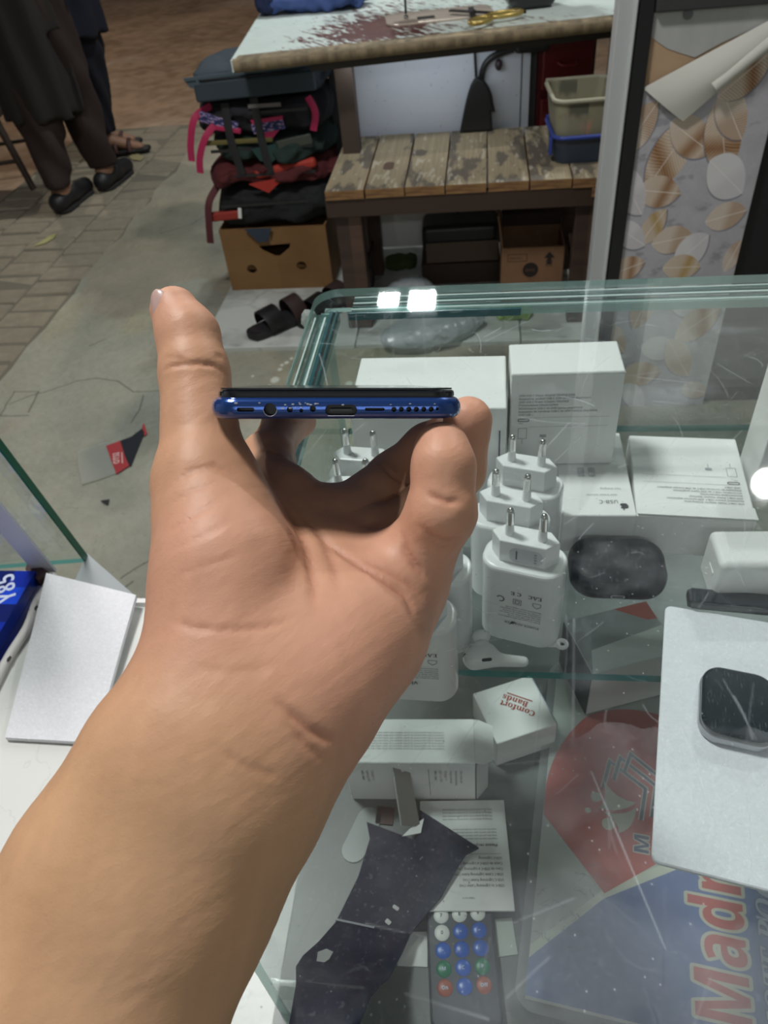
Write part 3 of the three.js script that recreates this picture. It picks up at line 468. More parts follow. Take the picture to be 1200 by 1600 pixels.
{                                                         // opened white carton
  const o = thing('opened_carton', 'opened white carton with small print lying under the shelf edge, end flap out', 'box', [-0.0475, BASE, -0.268], 0.045), w = 0.086, h = 0.05, d = 0.032;
  const shell = merge([box(w, 0.0008, d).translate(0, h, 0), box(w, 0.0008, d).translate(0, 0.0004, 0), box(w, h, 0.0008).translate(0, h / 2, d / 2), box(w, h, 0.0008).translate(0, h / 2, -d / 2), box(0.0008, h, d).translate(-w / 2, h / 2, 0)]);
  part('carton', shell, cardWhite, o);
  part('top_flap', extr(poly([[0, -d / 2], [0.006, -d / 2], [0.013, -d / 2 + 0.004], [0.013, d / 2 - 0.003], [0.004, d / 2], [0, d / 2]]), 0.0008).rotateX(-Math.PI / 2), cardWhite, o, [w / 2, h - 0.0004, 0], [0, 0, -0.25]);
  part('side_flap', box(0.012, h * 0.9, 0.0008), cardInside, o, [w / 2 + 0.005, h / 2, d / 2 - 0.004], [0, 0.9, 0]);
  part('printed_text', ...print(0.06, 0.018, 600, 180, (g) => { g.fillStyle = '#5a5e62'; g.font = '15px sans-serif'; g.translate(600, 180); g.rotate(Math.PI); for (let i = 0; i < 7; i++) g.fillText('Conforms to the requirements for power adapters and cables sold in this region ' + i, 10, 30 + i * 20, 560); }), o, [-0.006, h + 0.001, 0], [-Math.PI / 2, 0, 0]);
  part('printed_text', ...print(0.08, 0.044, 800, 440, (g) => { g.fillStyle = '#5a5e62'; for (const [x, n] of [[70, 3], [560, 6]]) for (let i = 0; i < n; i++) { g.save(); g.translate(x + i * 34, 60); g.rotate(Math.PI / 2); g.font = (i === 0 ? 'bold ' : '') + '22px sans-serif'; g.fillText(['USB-C Cable', 'Lightning USB-C', 'Charging 1 m', 'Designed abroad', 'Assembled overseas', 'Other items sold'][i], 0, 0, 300); g.restore(); } g.fillRect(520, 40, 3, 360); }), o, [0, h / 2, d / 2 + 0.0008]);
}
{                                                         // carton with red words
  const o = thing('lettered_carton', 'white carton with red words on its lid near the notebook', 'box', [0.0235, BASE, -0.309], 0.4);
  part('carton', rbox(0.046, 0.03, 0.044, 0.001, 2), cardWhite, o, [0, 0.015, 0]);
  part('printed_text', ...print(0.044, 0.042, 440, 420, (g) => { g.translate(330, 300); g.rotate(Math.PI + 0.75); g.fillStyle = '#a8402f'; g.font = 'bold 62px serif'; g.fillText('Comfort', -10, 20); g.fillText('Bands', 60, 76); g.fillRect(40, 90, 190, 8); }), o, [0, 0.0304, 0], [-Math.PI / 2, 0, 0]);
  part('side_panel', box(0.0008, 0.028, 0.043), mat([0.45, 0.52, 0.62], 0.5), o, [0.0232, 0.015, 0]);
}
{                                                         // grey carton seen through the shelf, standing on the notebook
  const o = thing('grey_carton', 'grey and white carton with red corner below the earphone case', 'box', [0.1, BASE + 0.0076, -0.3545], 0.33);
  part('carton', rbox(0.066, 0.05, 0.05, 0.001, 2), mat([0.6, 0.61, 0.61], 0.5), o, [0, 0.025, 0]);
  part('printed_panel', ...print(0.065, 0.049, 520, 392, (g, w, h) => { g.fillStyle = '#8c8e90'; g.fillRect(0, 0, w, h); g.fillStyle = '#cfd1cf'; g.beginPath(); g.moveTo(0, h); g.lineTo(w, h); g.lineTo(w, 190); g.lineTo(60, 240); g.fill(); g.fillStyle = '#b04a38'; g.beginPath(); g.moveTo(w, 0); g.lineTo(w - 210, 0); g.lineTo(w - 60, 130); g.lineTo(w, 140); g.fill(); }), o, [0, 0.0503, 0], [-Math.PI / 2, 0, 0]);
  part('dark_side', box(0.0008, 0.049, 0.049), mat([0.05, 0.055, 0.06], 0.6), o, [-0.0332, 0.025, 0]);
}
{                                                         // cable card, tilted where it lies on the keypad
  const o = thing('printed_card', 'white cable card with upside-down text half under the navy strap', 'card', [-0.0105, BASE + 0.0005, -0.2135], 0.07);
  o.rotation.x = -0.1; o.rotation.order = 'YXZ';
  part('card', rbox(0.058, 0.0016, 0.075, 0.0004, 1), cardWhite, o, [0, 0.0053, 0]);
  part('printed_text', ...print(0.056, 0.073, 560, 730, (g, w, h) => { g.translate(w, h); g.rotate(Math.PI); g.fillStyle = '#4c5054'; g.font = '21px sans-serif'; ['USB-C to Lightning Cable (1m)', 'USB-C Lightning Kabel (1m)', 'USB-C Câble Lightning Kabel (1m)', 'Cavo da USB-C a Lightning (1m)', 'Cable de USB-C a Lightning (1m)', 'USB-C Lightning ケーブル'].forEach((t, i) => g.fillText(t, 40, 150 + i * 36)); g.fillStyle = '#9a9da0'; g.fillRect(40, 350, 480, 2); g.fillStyle = '#33363a'; g.font = 'bold 26px sans-serif'; g.fillText('Please recycle it', 60, 420); g.font = '15px sans-serif'; g.fillStyle = '#8a8d91'; for (let i = 0; i < 4; i++) g.fillText('Keep this card for your records and returns 1 4 8 4', 60, 460 + i * 22); for (let i = 0; i < 4; i++) g.fillText('Packaging designed for reuse where facilities exist', 80, 600 + i * 24); g.fillText('Cable no. 4', 230, 70); }), o, [0, 0.0065, 0], [-Math.PI / 2, 0, 0]);
}
{                                                         // remote control
  const o = thing('remote_control', 'dark remote control with white, blue, green and red round buttons', 'remote', [-0.0108, BASE, -0.154], 0.1);
  part('body', flat(extr(rrShape(0.041, 0.078, 0.006), 0.008, 0.0015, 2)), mat([0.05, 0.055, 0.075], 0.35), o);
  const white = mat([0.78, 0.8, 0.76], 0.4), blue = mat([0.045, 0.13, 0.52], 0.3), green = mat([0.03, 0.19, 0.11], 0.35), red = mat([0.36, 0.1, 0.07], 0.4), dome = new THREE.SphereGeometry(0.0047, 20, 8, 0, Math.PI * 2, 0, Math.PI / 2).scale(1, 0.28, 1);
  const kinds = [[white, white, white], [white, blue, blue], [blue, blue, blue], [green, blue, green], [red, blue, red]], sign = [['7', '8', '9'], ['0', '+', '−'], ['−', '↔', '▲'], ['M', 'C', 'P'], ['On', '◄', 'Off']];
  kinds.forEach((row, r) => row.forEach((m, c) => {
    const b = part('button', dome, m, o, [-0.0112 + c * 0.0113, 0.0078, -0.021 + r * 0.0098 - c * 0.0004]);
    part('button_mark', ...print(0.005, 0.005, 64, 64, (g) => { g.fillStyle = m === white ? '#22242a' : '#c8d2e6'; g.font = 'bold 36px sans-serif'; g.textAlign = 'center'; g.textBaseline = 'middle'; g.fillText(sign[r][c], 32, 34, 60); }), b, [0, 0.0014, 0], [-Math.PI / 2, 0, 0]);
  }));
}
{                                                         // navy strap: flat end with a stepped cut, other end rising over the sill
  const o = thing('strap', 'wide dark navy rubber strap with flared cut end and two slots', 'strap', [0, 0, 0]);
  const t = dataTex(512, 512, (u, v) => { const n = fbm(u * 10, v * 10, 181, 5), k = fbm(u * 70, v * 70, 183, 3), s = sstep(n, 0.5, 0.8) * 0.015 + sstep(k, 0.68, 0.8) * 0.06; return [0.01 + s, 0.0125 + s, 0.04 + s]; }); t.repeat.set(10, 10);
  const m = mat([1, 1, 1], 0.5, { map: t, specularIntensity: 0.5 });
  const L = [[-0.0762, -0.2278], [-0.0728, -0.2165], [-0.0775, -0.192], [-0.088, -0.1643]], Rr = [[-0.042, -0.1605], [-0.024, -0.1839], [-0.0135, -0.204], [-0.0092, -0.2105], [-0.0012, -0.2151], [-0.041, -0.2382], [-0.0405, -0.2215], [-0.0431, -0.2175]];
  const s = poly([...L, ...Rr].map(([x, z]) => [x, -z])), y = BASE + 0.0105;
  const flatEnd = flat(extr(s, 0.0024)).translate(0, y, 0);
  // rising end as a lofted strip
  const rows = [[[-0.088, y, -0.1643], [-0.042, y, -0.1605]], [[-0.0965, y + 0.002, -0.152], [-0.0455, y + 0.003, -0.150]], [[-0.1035, y + 0.008, -0.142], [-0.0488, y + 0.01, -0.1395]], [[-0.1045, y + 0.018, -0.133], [-0.0505, y + 0.022, -0.1305]], [[-0.1, y + 0.036, -0.1255], [-0.0525, y + 0.04, -0.122]], [[-0.0955, y + 0.052, -0.1155], [-0.056, y + 0.053, -0.1125]], [[-0.0945, y + 0.0575, -0.1], [-0.06, y + 0.057, -0.098]], [[-0.096, y + 0.056, -0.07], [-0.066, y + 0.055, -0.068]]];
  const pos = [], uv = [], idx = [], N = 8, T = 0.0024;
  for (const side of [0, 1]) for (const [a, b] of rows) for (let k = 0; k <= N; k++) { const q = k / N, x = lerp(a[0], b[0], q), z = lerp(a[2], b[2], q); pos.push(x, lerp(a[1], b[1], q) + (side ? 0 : T), z); uv.push(x, z); }
  const R = rows.length, W = N + 1, at2 = (sd, r, k) => sd * R * W + r * W + k;
  for (let r = 0; r + 1 < R; r++) { for (let k = 0; k < N; k++) { idx.push(at2(0, r, k), at2(0, r + 1, k), at2(0, r + 1, k + 1), at2(0, r, k), at2(0, r + 1, k + 1), at2(0, r, k + 1)); idx.push(at2(1, r, k), at2(1, r + 1, k + 1), at2(1, r + 1, k), at2(1, r, k), at2(1, r, k + 1), at2(1, r + 1, k + 1)); }
    for (const k of [0, N]) { const a = at2(0, r, k), b = at2(0, r + 1, k), c = at2(1, r + 1, k), d = at2(1, r, k); if (k) idx.push(a, b, c, a, c, d); else idx.push(a, c, b, a, d, c); } }
  const g2 = new THREE.BufferGeometry(); g2.setAttribute('position', new THREE.Float32BufferAttribute(pos, 3)); g2.setAttribute('uv', new THREE.Float32BufferAttribute(uv, 2)); g2.setIndex(idx); g2.computeVertexNormals();
  part('band', merge([flatEnd, g2]), m, o);
  part('cross_seam', bar([-0.0885, y + 0.0026, -0.1655], [-0.064, y + 0.0026, -0.1625], 0.0012, 0.0008), mat([0.16, 0.17, 0.2], 0.4), o);
  const scrap = mat([0.62, 0.64, 0.62], 0.7);
  for (const [u, v, w, h, a, yy] of [[619, 1421, 0.0042, 0.0022, -0.5, 0.0027], [607, 1443, 0.0036, 0.0026, -0.6, 0.0027]]) { const p = onY(u, v, y); part('slot', flat(extr(rrShape(w, h, 0.0008), 0.0004)), scrap, o, [p.x, y + yy, p.z], [0, a, 0]); }
  const sc = onY(508, 1501, y + 0.012); part('pale_patch', flat(extr(poly([[-0.0045, -0.003], [-0.002, -0.0045], [0.003, -0.001], [0.0052, 0.003], [0.001, 0.0042], [-0.004, 0.002]]), 0.0004)), scrap, o, [sc.x, y + 0.016, sc.z - 0.001], [0.6, 0, 0.1]);  // last piece: a pale shape laid on the rising end of the band
}
{                                                         // steel blade-like clip stuck upright in the strap's cut
  const a = V(-0.0458, BASE + 0.0135, -0.2245), b = V(-0.0545, BASE + 0.047, -0.2585), o = thing('metal_plate', 'narrow steel plate with a hole leaning out of the strap cut', 'metal plate', [a.x, a.y, a.z]);
  const dir = b.clone().sub(a), len = dir.length(), X = V(0.0097, 0, -0.0079).normalize(), Y = dir.normalize(), Zv = X.clone().cross(Y).normalize(); X.crossVectors(Y, Zv);
  const s = poly([[-0.006, 0.004], [0.0062, 0], [0.0055, len], [-0.0055, len - 0.004]]), hole = new THREE.Path(); hole.absarc(0.001, len - 0.010, 0.0016, 0, 7, true); s.holes.push(hole);
  const g = extr(s, 0.0008).applyMatrix4(new THREE.Matrix4().makeBasis(X, Y, Zv));
  part('plate', g, mat([0.42, 0.41, 0.40], 0.32, { metalness: 0.9 }), o);
  part('bright_edge', bar(X.clone().multiplyScalar(-0.0062).addScaledVector(Y, 0.004), X.clone().multiplyScalar(-0.0057).addScaledVector(Y, len - 0.004), 0.001, 0.0012), mat([0.85, 0.85, 0.84], 0.25, { metalness: 0.8 }), o);
  part('white_foot', flat(extr(poly([[-0.006, -0.004], [0.006, -0.001], [0.0075, 0.009], [-0.001, 0.002]]), 0.0008)), cardWhite, o, [0.0005, -0.0005, 0.0015]);
}
single('plastic_oval', flat(extr(rrShape(0.017, 0.04, 0.0084), 0.0012, 0.0003, 1)), mat([0.85, 0.9, 0.89], 0.25, { transmission: 0.75, thickness: 0 }), 'frosted clear plastic oval left of the steel plate', 'plastic piece', null, [-0.0805, BASE, -0.2245], [0, -0.35, 0]);
single('brown_scrap', flat(extr(poly([[-0.0065, -0.006], [0.0055, -0.0065], [0.006, 0.0055], [-0.006, 0.0065]]), 0.0012)), mat([0.09, 0.05, 0.05], 0.6), 'small brown card scrap behind the steel plate', 'scrap', null, [-0.0655, BASE, -0.2385]);
single('white_scrap', flat(extr(poly([[-0.009, -0.009], [0.009, -0.0095], [0.009, 0.01], [-0.0085, 0.0095]]), 0.001)), cardWhite, 'blank white paper scrap between strap and remote', 'paper', null, [-0.0408, BASE, -0.156], [0, 0.05, 0]);
single('green_scrap', flat(extr(poly([[-0.006, -0.0105], [0.006, -0.0095], [0.005, 0.011], [-0.006, 0.0105]]), 0.001)), mat([0.5, 0.56, 0.5], 0.7), 'pale green paper scrap right of the remote', 'paper', null, [0.0155, BASE, -0.1665], [0, 0.1, 0]);

// ------------------------------------------------------------------ the low desk at the left
const DESK = 0.665;
{
  const o = thing('side_desk', 'low white desk left of the glass case with a chipped white rail', 'desk', [0, 0, 0]);
  const tex = dataTex(512, 512, (u, v) => { const n = fbm(u * 5, v * 5, 191, 4), s = sstep(Math.abs(fbm(u * 12, v * 12, 193, 4) - 0.5), 0, 0.01), b = 0.74 + 0.05 * (n - 0.5), hair = 1 - 0.12 * (1 - s); return [b * 0.985 * hair, b * hair, b * 0.965 * hair]; });
  part('white_top', faceUV(rbox(0.3, 0.02, 0.60, 0.002, 1), 2), new THREE.MeshStandardMaterial({ map: tex, roughness: 0.35 }), o, [-0.274, DESK - 0.01, -0.142]);
  part('back_lip', rbox(0.3, 0.016, 0.006, 0.001, 1), cardWhite, o, [-0.274, DESK - 0.004, -0.4455]);
  part('dark_top', box(0.6, 0.02, 0.62), mat([0.11, 0.12, 0.135], 0.3), o, [-0.73, DESK - 0.03, -0.15]);
  const rail = tube([[-0.4225, DESK + 0.0045, -0.475], [-0.4255, DESK + 0.0045, -0.44], [-0.4205, DESK + 0.005, -0.41], [-0.423, DESK + 0.0045, -0.375], [-0.42, DESK + 0.005, -0.3], [-0.42, DESK + 0.0045, 0.1]], 0.0045, 60, 8);
  part('rail', rail, mat([0.72, 0.7, 0.69], 0.5), o);
  const chip = mat([0.05, 0.045, 0.045], 0.8), rnd = rng(23);
  for (let k = 0; k < 9; k++) { const g = new THREE.IcosahedronGeometry(0.0022 + 0.002 * rnd(), 0).scale(1, 0.35, 1.6); part('chip', g, chip, o, [-0.4195 - 0.007 * rnd(), DESK + 0.0075, -0.46 + 0.14 * rnd()]); }
  part('front_panel', box(0.9, DESK - 0.05, 0.02), mat([0.6, 0.61, 0.6], 0.6), o, [-0.574, (DESK - 0.05) / 2, -0.43]);
  part('side_panel', box(0.02, DESK - 0.04, 0.56), mat([0.6, 0.61, 0.6], 0.6), o, [-0.14, (DESK - 0.04) / 2, -0.15]);
  part('side_panel', box(0.02, DESK - 0.04, 0.56), mat([0.6, 0.61, 0.6], 0.6), o, [-1.0, (DESK - 0.04) / 2, -0.15]);
}
{                                                         // foam sheet propped on the lip
  const c = [[-0.4127, DESK + 0.025, -0.4558], [-0.3216, DESK + 0.012, -0.4415], [-0.308, DESK + 0.0012, -0.2947], [-0.387, DESK + 0.0012, -0.2957]], pos = [], uv = [], idx = [], N = 10, T = 0.0045;
  for (const s of [0, 1]) for (let i = 0; i <= N; i++) for (let j = 0; j <= N; j++) {
    const a = i / N, b = j / N, q = [0, 1, 2].map((k) => lerp(lerp(c[0][k], c[1][k], a), lerp(c[3][k], c[2][k], a), b));
    pos.push(q[0], q[1] + (s ? 0 : T) + 0.002 * Math.sin(b * 3.1) * (a - 0.5), q[2]); uv.push(q[0] * 8, q[2] * 8);
  }
  const I = (s, i, j) => s * (N + 1) * (N + 1) + i * (N + 1) + j;
  for (let i = 0; i < N; i++) for (let j = 0; j < N; j++) { idx.push(I(0, i, j), I(0, i, j + 1), I(0, i + 1, j + 1), I(0, i, j), I(0, i + 1, j + 1), I(0, i + 1, j)); idx.push(I(1, i, j), I(1, i + 1, j + 1), I(1, i, j + 1), I(1, i, j), I(1, i + 1, j), I(1, i + 1, j + 1)); }
  const wall = (a, b) => idx.push(a[0], b[0], b[1], a[0], b[1], a[1]);
  for (let k = 0; k < N; k++) { const p = (i, j) => [I(0, i, j), I(1, i, j)]; wall(p(k + 1, 0), p(k, 0)); wall(p(k, N), p(k + 1, N)); wall(p(0, k), p(0, k + 1)); wall(p(N, k + 1), p(N, k)); }
  let g = new THREE.BufferGeometry(); g.setAttribute('position', new THREE.Float32BufferAttribute(pos, 3)); g.setAttribute('uv', new THREE.Float32BufferAttribute(uv, 2)); g.setIndex(idx); g = g.toNonIndexed(); g.computeVertexNormals();
  single('foam_sheet', g, foamMat, 'bright white foam sheet lying bare on the low white desk', 'foam sheet');
}
{                                                         // blue phone carton with big lettering
  const o = thing('phone_carton', 'checkered blue carton with white lettering beyond the desk rail', 'box', [-0.4785, DESK - 0.02, -0.385], 0), H = 0.036;
  const face = canvasTex(512, 1024, (g, w, h) => { const rnd = rng(31), cols = ['#0b2fb0', '#0a2590', '#123fd0', '#081c6c', '#1a4ce0']; for (let y = 0; y < 8; y++) for (let x = 0; x < 4; x++) { g.fillStyle = cols[(rnd() * 5) | 0]; g.fillRect(x * 128, y * 128, 129, 129); } g.save(); g.translate(492, 215); g.rotate(-2.08); g.fillStyle = '#dfe6ff'; g.font = 'bold 140px sans-serif'; g.fillText('Y85', 0, 0); g.restore(); });
  const m = new THREE.MeshStandardMaterial({ map: face, roughness: 0.3 }), s = mat([0.008, 0.035, 0.36], 0.3);
  part('carton', box(0.085, H, 0.17), [s, s, m, s, s, s], o, [0, H / 2, 0]);
  part('lid_line', box(0.0856, 0.0008, 0.1706), mat([0.004, 0.015, 0.15], 0.4), o, [0, H * 0.62, 0]);
}
{                                                         // upright pane of the next case, with its dark green edge
  const foot = onY(133, 872, DESK + 0.003), topP = V(-0.402, 0.845, -0.468), o = thing('glass_pane', 'upright glass pane with dark green edge on the low desk', 'glass pane', [foot.x, DESK, foot.z]);
  const up = topP.clone().sub(V(foot.x, DESK, foot.z)).normalize(), H = 0.42, lx = V(-1, 0, 0.12).normalize(), nz = new THREE.Vector3().crossVectors(lx, up).normalize();
  const M = new THREE.Matrix4().makeBasis(lx, up, nz);
  part('sheet', box(0.5, H, 0.005).translate(0.25, H / 2, 0).applyMatrix4(M), [glassEdge, glassEdge, glassEdge, glassEdge, glassFace, glassFace], o);
  part('ground_edge', box(0.0016, H, 0.0085).translate(-0.001, H / 2, 0).applyMatrix4(M), darkGreenEdge, o);
  const f2 = onY(72, 893, DESK + 0.003), b2 = f2.clone().sub(V(foot.x, DESK, foot.z)); part('white_corner_strip', box(0.021, H, 0.003).translate(0, H / 2, 0).applyMatrix4(M).translate(b2.x, 0.003, b2.z), mat([0.66, 0.67, 0.78], 0.4), o);
  const q = (u, v) => { const p = onY(u, v, DESK + 0.002); return [p.x - foot.x, -(p.z - foot.z)]; };
  part('corner_bracket', flat(extr(poly([q(137, 866), q(216, 936), q(90, 936), q(118, 906)]), 0.0025)), mat([0.36, 0.39, 0.41], 0.4), o, [0, 0.0005, 0]);
  part('brown_cap', flat(extr(poly([q(52, 883), q(82, 905), q(66, 918), q(46, 900)]), 0.012)), mat([0.07, 0.035, 0.035], 0.5), o, [0, 0.0005, 0]);
}

// ------------------------------------------------------------------ the tailor's stall
const PLAT = 0.015;
const woodTex = (seed, base, dark, w = 256, h = 256, sx = 4, sy = 26) => dataTex(w, h, (u, v) => { const g = fbm(u * sx, v * sy, seed, 5), st = fbm(u * 3 + 5, v * 3, seed + 7, 4), k = clamp(0.5 + 1.3 * (g - 0.5) + 1.1 * (st - 0.5), 0, 1); return [0, 1, 2].map((i) => lerp(dark[i], base[i], k)); });
{                                                         // slatted bench
  const o = thing('bench', 'low worn wooden bench of seven planks in front of the sewing table', 'bench', [0, 0, 0]), rnd = rng(41);
  const X0 = -0.435, X1 = 0.345, ZF = -2.095, ZB = -2.555, n = 7, pw = (X1 - X0) / n, dark = mat([0.045, 0.024, 0.016], 0.55), end = new THREE.MeshStandardMaterial({ map: woodTex(205, [0.36, 0.2, 0.08], [0.14, 0.07, 0.03]), roughness: 0.8 });
  for (let i = 0; i < n; i++) {
    const cx = X0 + (i + 0.5) * pw, stain = rnd() * 40, tone = 0.85 + 0.25 * rnd();
    const tex = dataTex(192, 384, (u, v) => { const g = fbm(u * 22 + stain, v * 3, 211, 4), b = fbm(u * 3 + stain, v * 5, 213, 4), d = sstep(b, 0.52, 0.66), w = sstep(fbm(u * 9 + stain, v * 9, 215, 3), 0.66, 0.75); const c = [0.30, 0.25, 0.16].map((q) => q * tone * (0.75 + 0.5 * g)); return [0, 1, 2].map((k) => lerp(lerp(c[k], [0.075, 0.068, 0.06][k], d * 0.8), [0.5, 0.47, 0.38][k], w * 0.5)); });
    const top = new THREE.MeshStandardMaterial({ map: tex, roughness: 0.75 });
    const len = ZF - ZB + 0.012 * (rnd() - 0.5), g = box(pw - 0.003 - 0.003 * rnd(), 0.024, len);
    part('plank', g, [end, end, top, end, end, end], o, [cx, 0.438, (ZF + ZB) / 2 + 0.004 * (rnd() - 0.5)], [0.006 * (rnd() - 0.5), 0.012 * (rnd() - 0.5), 0]);
  }
  part('knot', flat(extr(rrShape(0.03, 0.06, 0.014), 0.0012)), mat([0.1, 0.06, 0.04], 0.7), o, [-0.27, 0.4502, -2.27]);
  part('apron', box(X1 - X0, 0.05, 0.03), dark, o, [(X0 + X1) / 2, 0.4005, ZF - 0.02]); part('apron', box(X1 - X0, 0.05, 0.03), dark, o, [(X0 + X1) / 2, 0.4005, ZB + 0.03]);
  for (const z of [ZF - 0.05, ZB + 0.05]) for (const x of [X0 + 0.055, X1 - 0.055]) part('leg', faceUV(rbox(0.075, 0.362, 0.05, 0.004, 1)), new THREE.MeshStandardMaterial({ map: woodTex(221, [0.10, 0.055, 0.038], [0.035, 0.02, 0.016]), roughness: 0.6 }), o, [x, 0.181 + PLAT, z]);
  part('stretcher', box(0.03, 0.04, 0.36), dark, o, [X0 + 0.055, 0.12, (ZF + ZB) / 2]); part('stretcher', box(0.03, 0.04, 0.36), dark, o, [X1 - 0.055, 0.12, (ZF + ZB) / 2]);
  part('splinter_block', box(0.016, 0.035, 0.006), end, o, [0.295, 0.418, ZF - 0.002]);
}
const TBL = 0.75, tA = V(-0.6665, 0, -2.2375), tB = V(0.43, 0, -2.4115), tC = V(0.52, 0, -3.0), tD = V(-0.735, 0, -2.95);
{                                                         // sewing table
  const o = thing('sewing_table', 'sewing table with flaking white and maroon painted top', 'table', [0, 0, 0]);
  const shape = poly([tA, tB, tC, tD].map((p) => [p.x, -p.z]));
  const g = flat(extr(shape, 0.028)).translate(0, TBL - 0.028, 0), p = g.attributes.position, uv = g.attributes.uv;
  for (let i = 0; i < p.count; i++) uv.setXY(i, (p.getX(i) + 0.8) / 1.4, (p.getZ(i) + 3.1) / 1.0);
  const tex = dataTex(1024, 768, (u, v) => {
    const x = u * 1.4 - 0.8, z = v * 1.0 - 3.1, scr = fbm(x * 14 + z * 30, z * 95 - x * 130, 231, 4), big = fbm(x * 4, z * 4, 233, 4), fine = fbm(x * 60, z * 60, 235, 3);
    const bare = sstep(0.42 * big + 0.62 * scr + 0.36 * Math.exp(-Math.pow((x + 0.32) / 0.2, 2) - Math.pow((z + 2.5) / 0.3, 2)) - 0.05 + 0.16 * Math.exp(-Math.pow((x - 0.02) / 0.12, 2) - Math.pow((z + 2.45) / 0.1, 2)), 0.62, 0.70), white = [0.62 + 0.1 * (fine - 0.5), 0.71 + 0.1 * (fine - 0.5), 0.68 + 0.1 * (fine - 0.5)], mar = [0.085 + 0.05 * fine, 0.032 + 0.02 * fine, 0.026 + 0.02 * fine];
    return [0, 1, 2].map((k) => lerp(white[k], mar[k], bare));
  });
  part('table_top', g, new THREE.MeshStandardMaterial({ map: tex, roughness: 0.45 }), o);
  const beige = new THREE.MeshStandardMaterial({ map: woodTex(241, [0.30, 0.235, 0.135], [0.07, 0.05, 0.03], 256, 128, 20, 6), roughness: 0.7 });
  part('apron', bar(tA.clone().setY(TBL - 0.039).add(V(0.2, 0, -0.06)), tB.clone().setY(TBL - 0.039).add(V(-0.02, 0, -0.035)), 0.016, 0.024), mat([0.03, 0.022, 0.018], 0.6), o);
  part('edge_moulding', faceUV(rod(tA.clone().setY(TBL - 0.013).add(V(0.006, 0, 0)), tB.clone().setY(TBL - 0.013), 0.0165, 0.0165, 16), 3), beige, o);
  const strip = poly([[tA.x + 0.01, -tA.z + 0.005], [tB.x, -tB.z + 0.005], [tB.x, -tB.z + 0.034], [tA.x + 0.2, -tA.z + 0.075], [tA.x + 0.01, -tA.z + 0.05]]);
  part('worn_edge', faceUV(flat(extr(strip, 0.0012)).translate(0, TBL, 0), 3), beige, o);
  for (const [x, z] of [[-0.395, -2.42], [0.40, -2.62], [-0.5, -2.9], [0.44, -2.95]]) part('leg', box(0.05, TBL - 0.028 - PLAT, 0.05), mat([0.06, 0.04, 0.03], 0.6), o, [x, (TBL - 0.028 + PLAT) / 2, z]);
}
{                                                         // drawer pedestal in maroon
  const o = thing('drawer_pedestal', 'maroon drawer pedestal under the right end of the sewing table', 'cabinet', [0.222, PLAT, -2.735], 0.16), red = mat([0.085, 0.008, 0.012], 0.4), red2 = mat([0.13, 0.012, 0.014], 0.35);
  part('body', box(0.17, 0.705, 0.28), red, o, [0, 0.3525, 0]);
  for (let i = 0; i < 3; i++) { const d = part('drawer', rbox(0.15, 0.15, 0.016, 0.006, 2), red2, o, [0, 0.6 - i * 0.17, 0.146]); part('handle', tube([[-0.03, 0, 0.008], [-0.02, -0.006, 0.02], [0.02, -0.006, 0.02], [0.03, 0, 0.008]], 0.004, 16, 8), mat([0.2, 0.02, 0.02], 0.3), d); }
  part('top_trim', rbox(0.172, 0.012, 0.012, 0.004, 2), mat([0.4, 0.03, 0.03], 0.35), o, [0, 0.69, 0.146]);
}
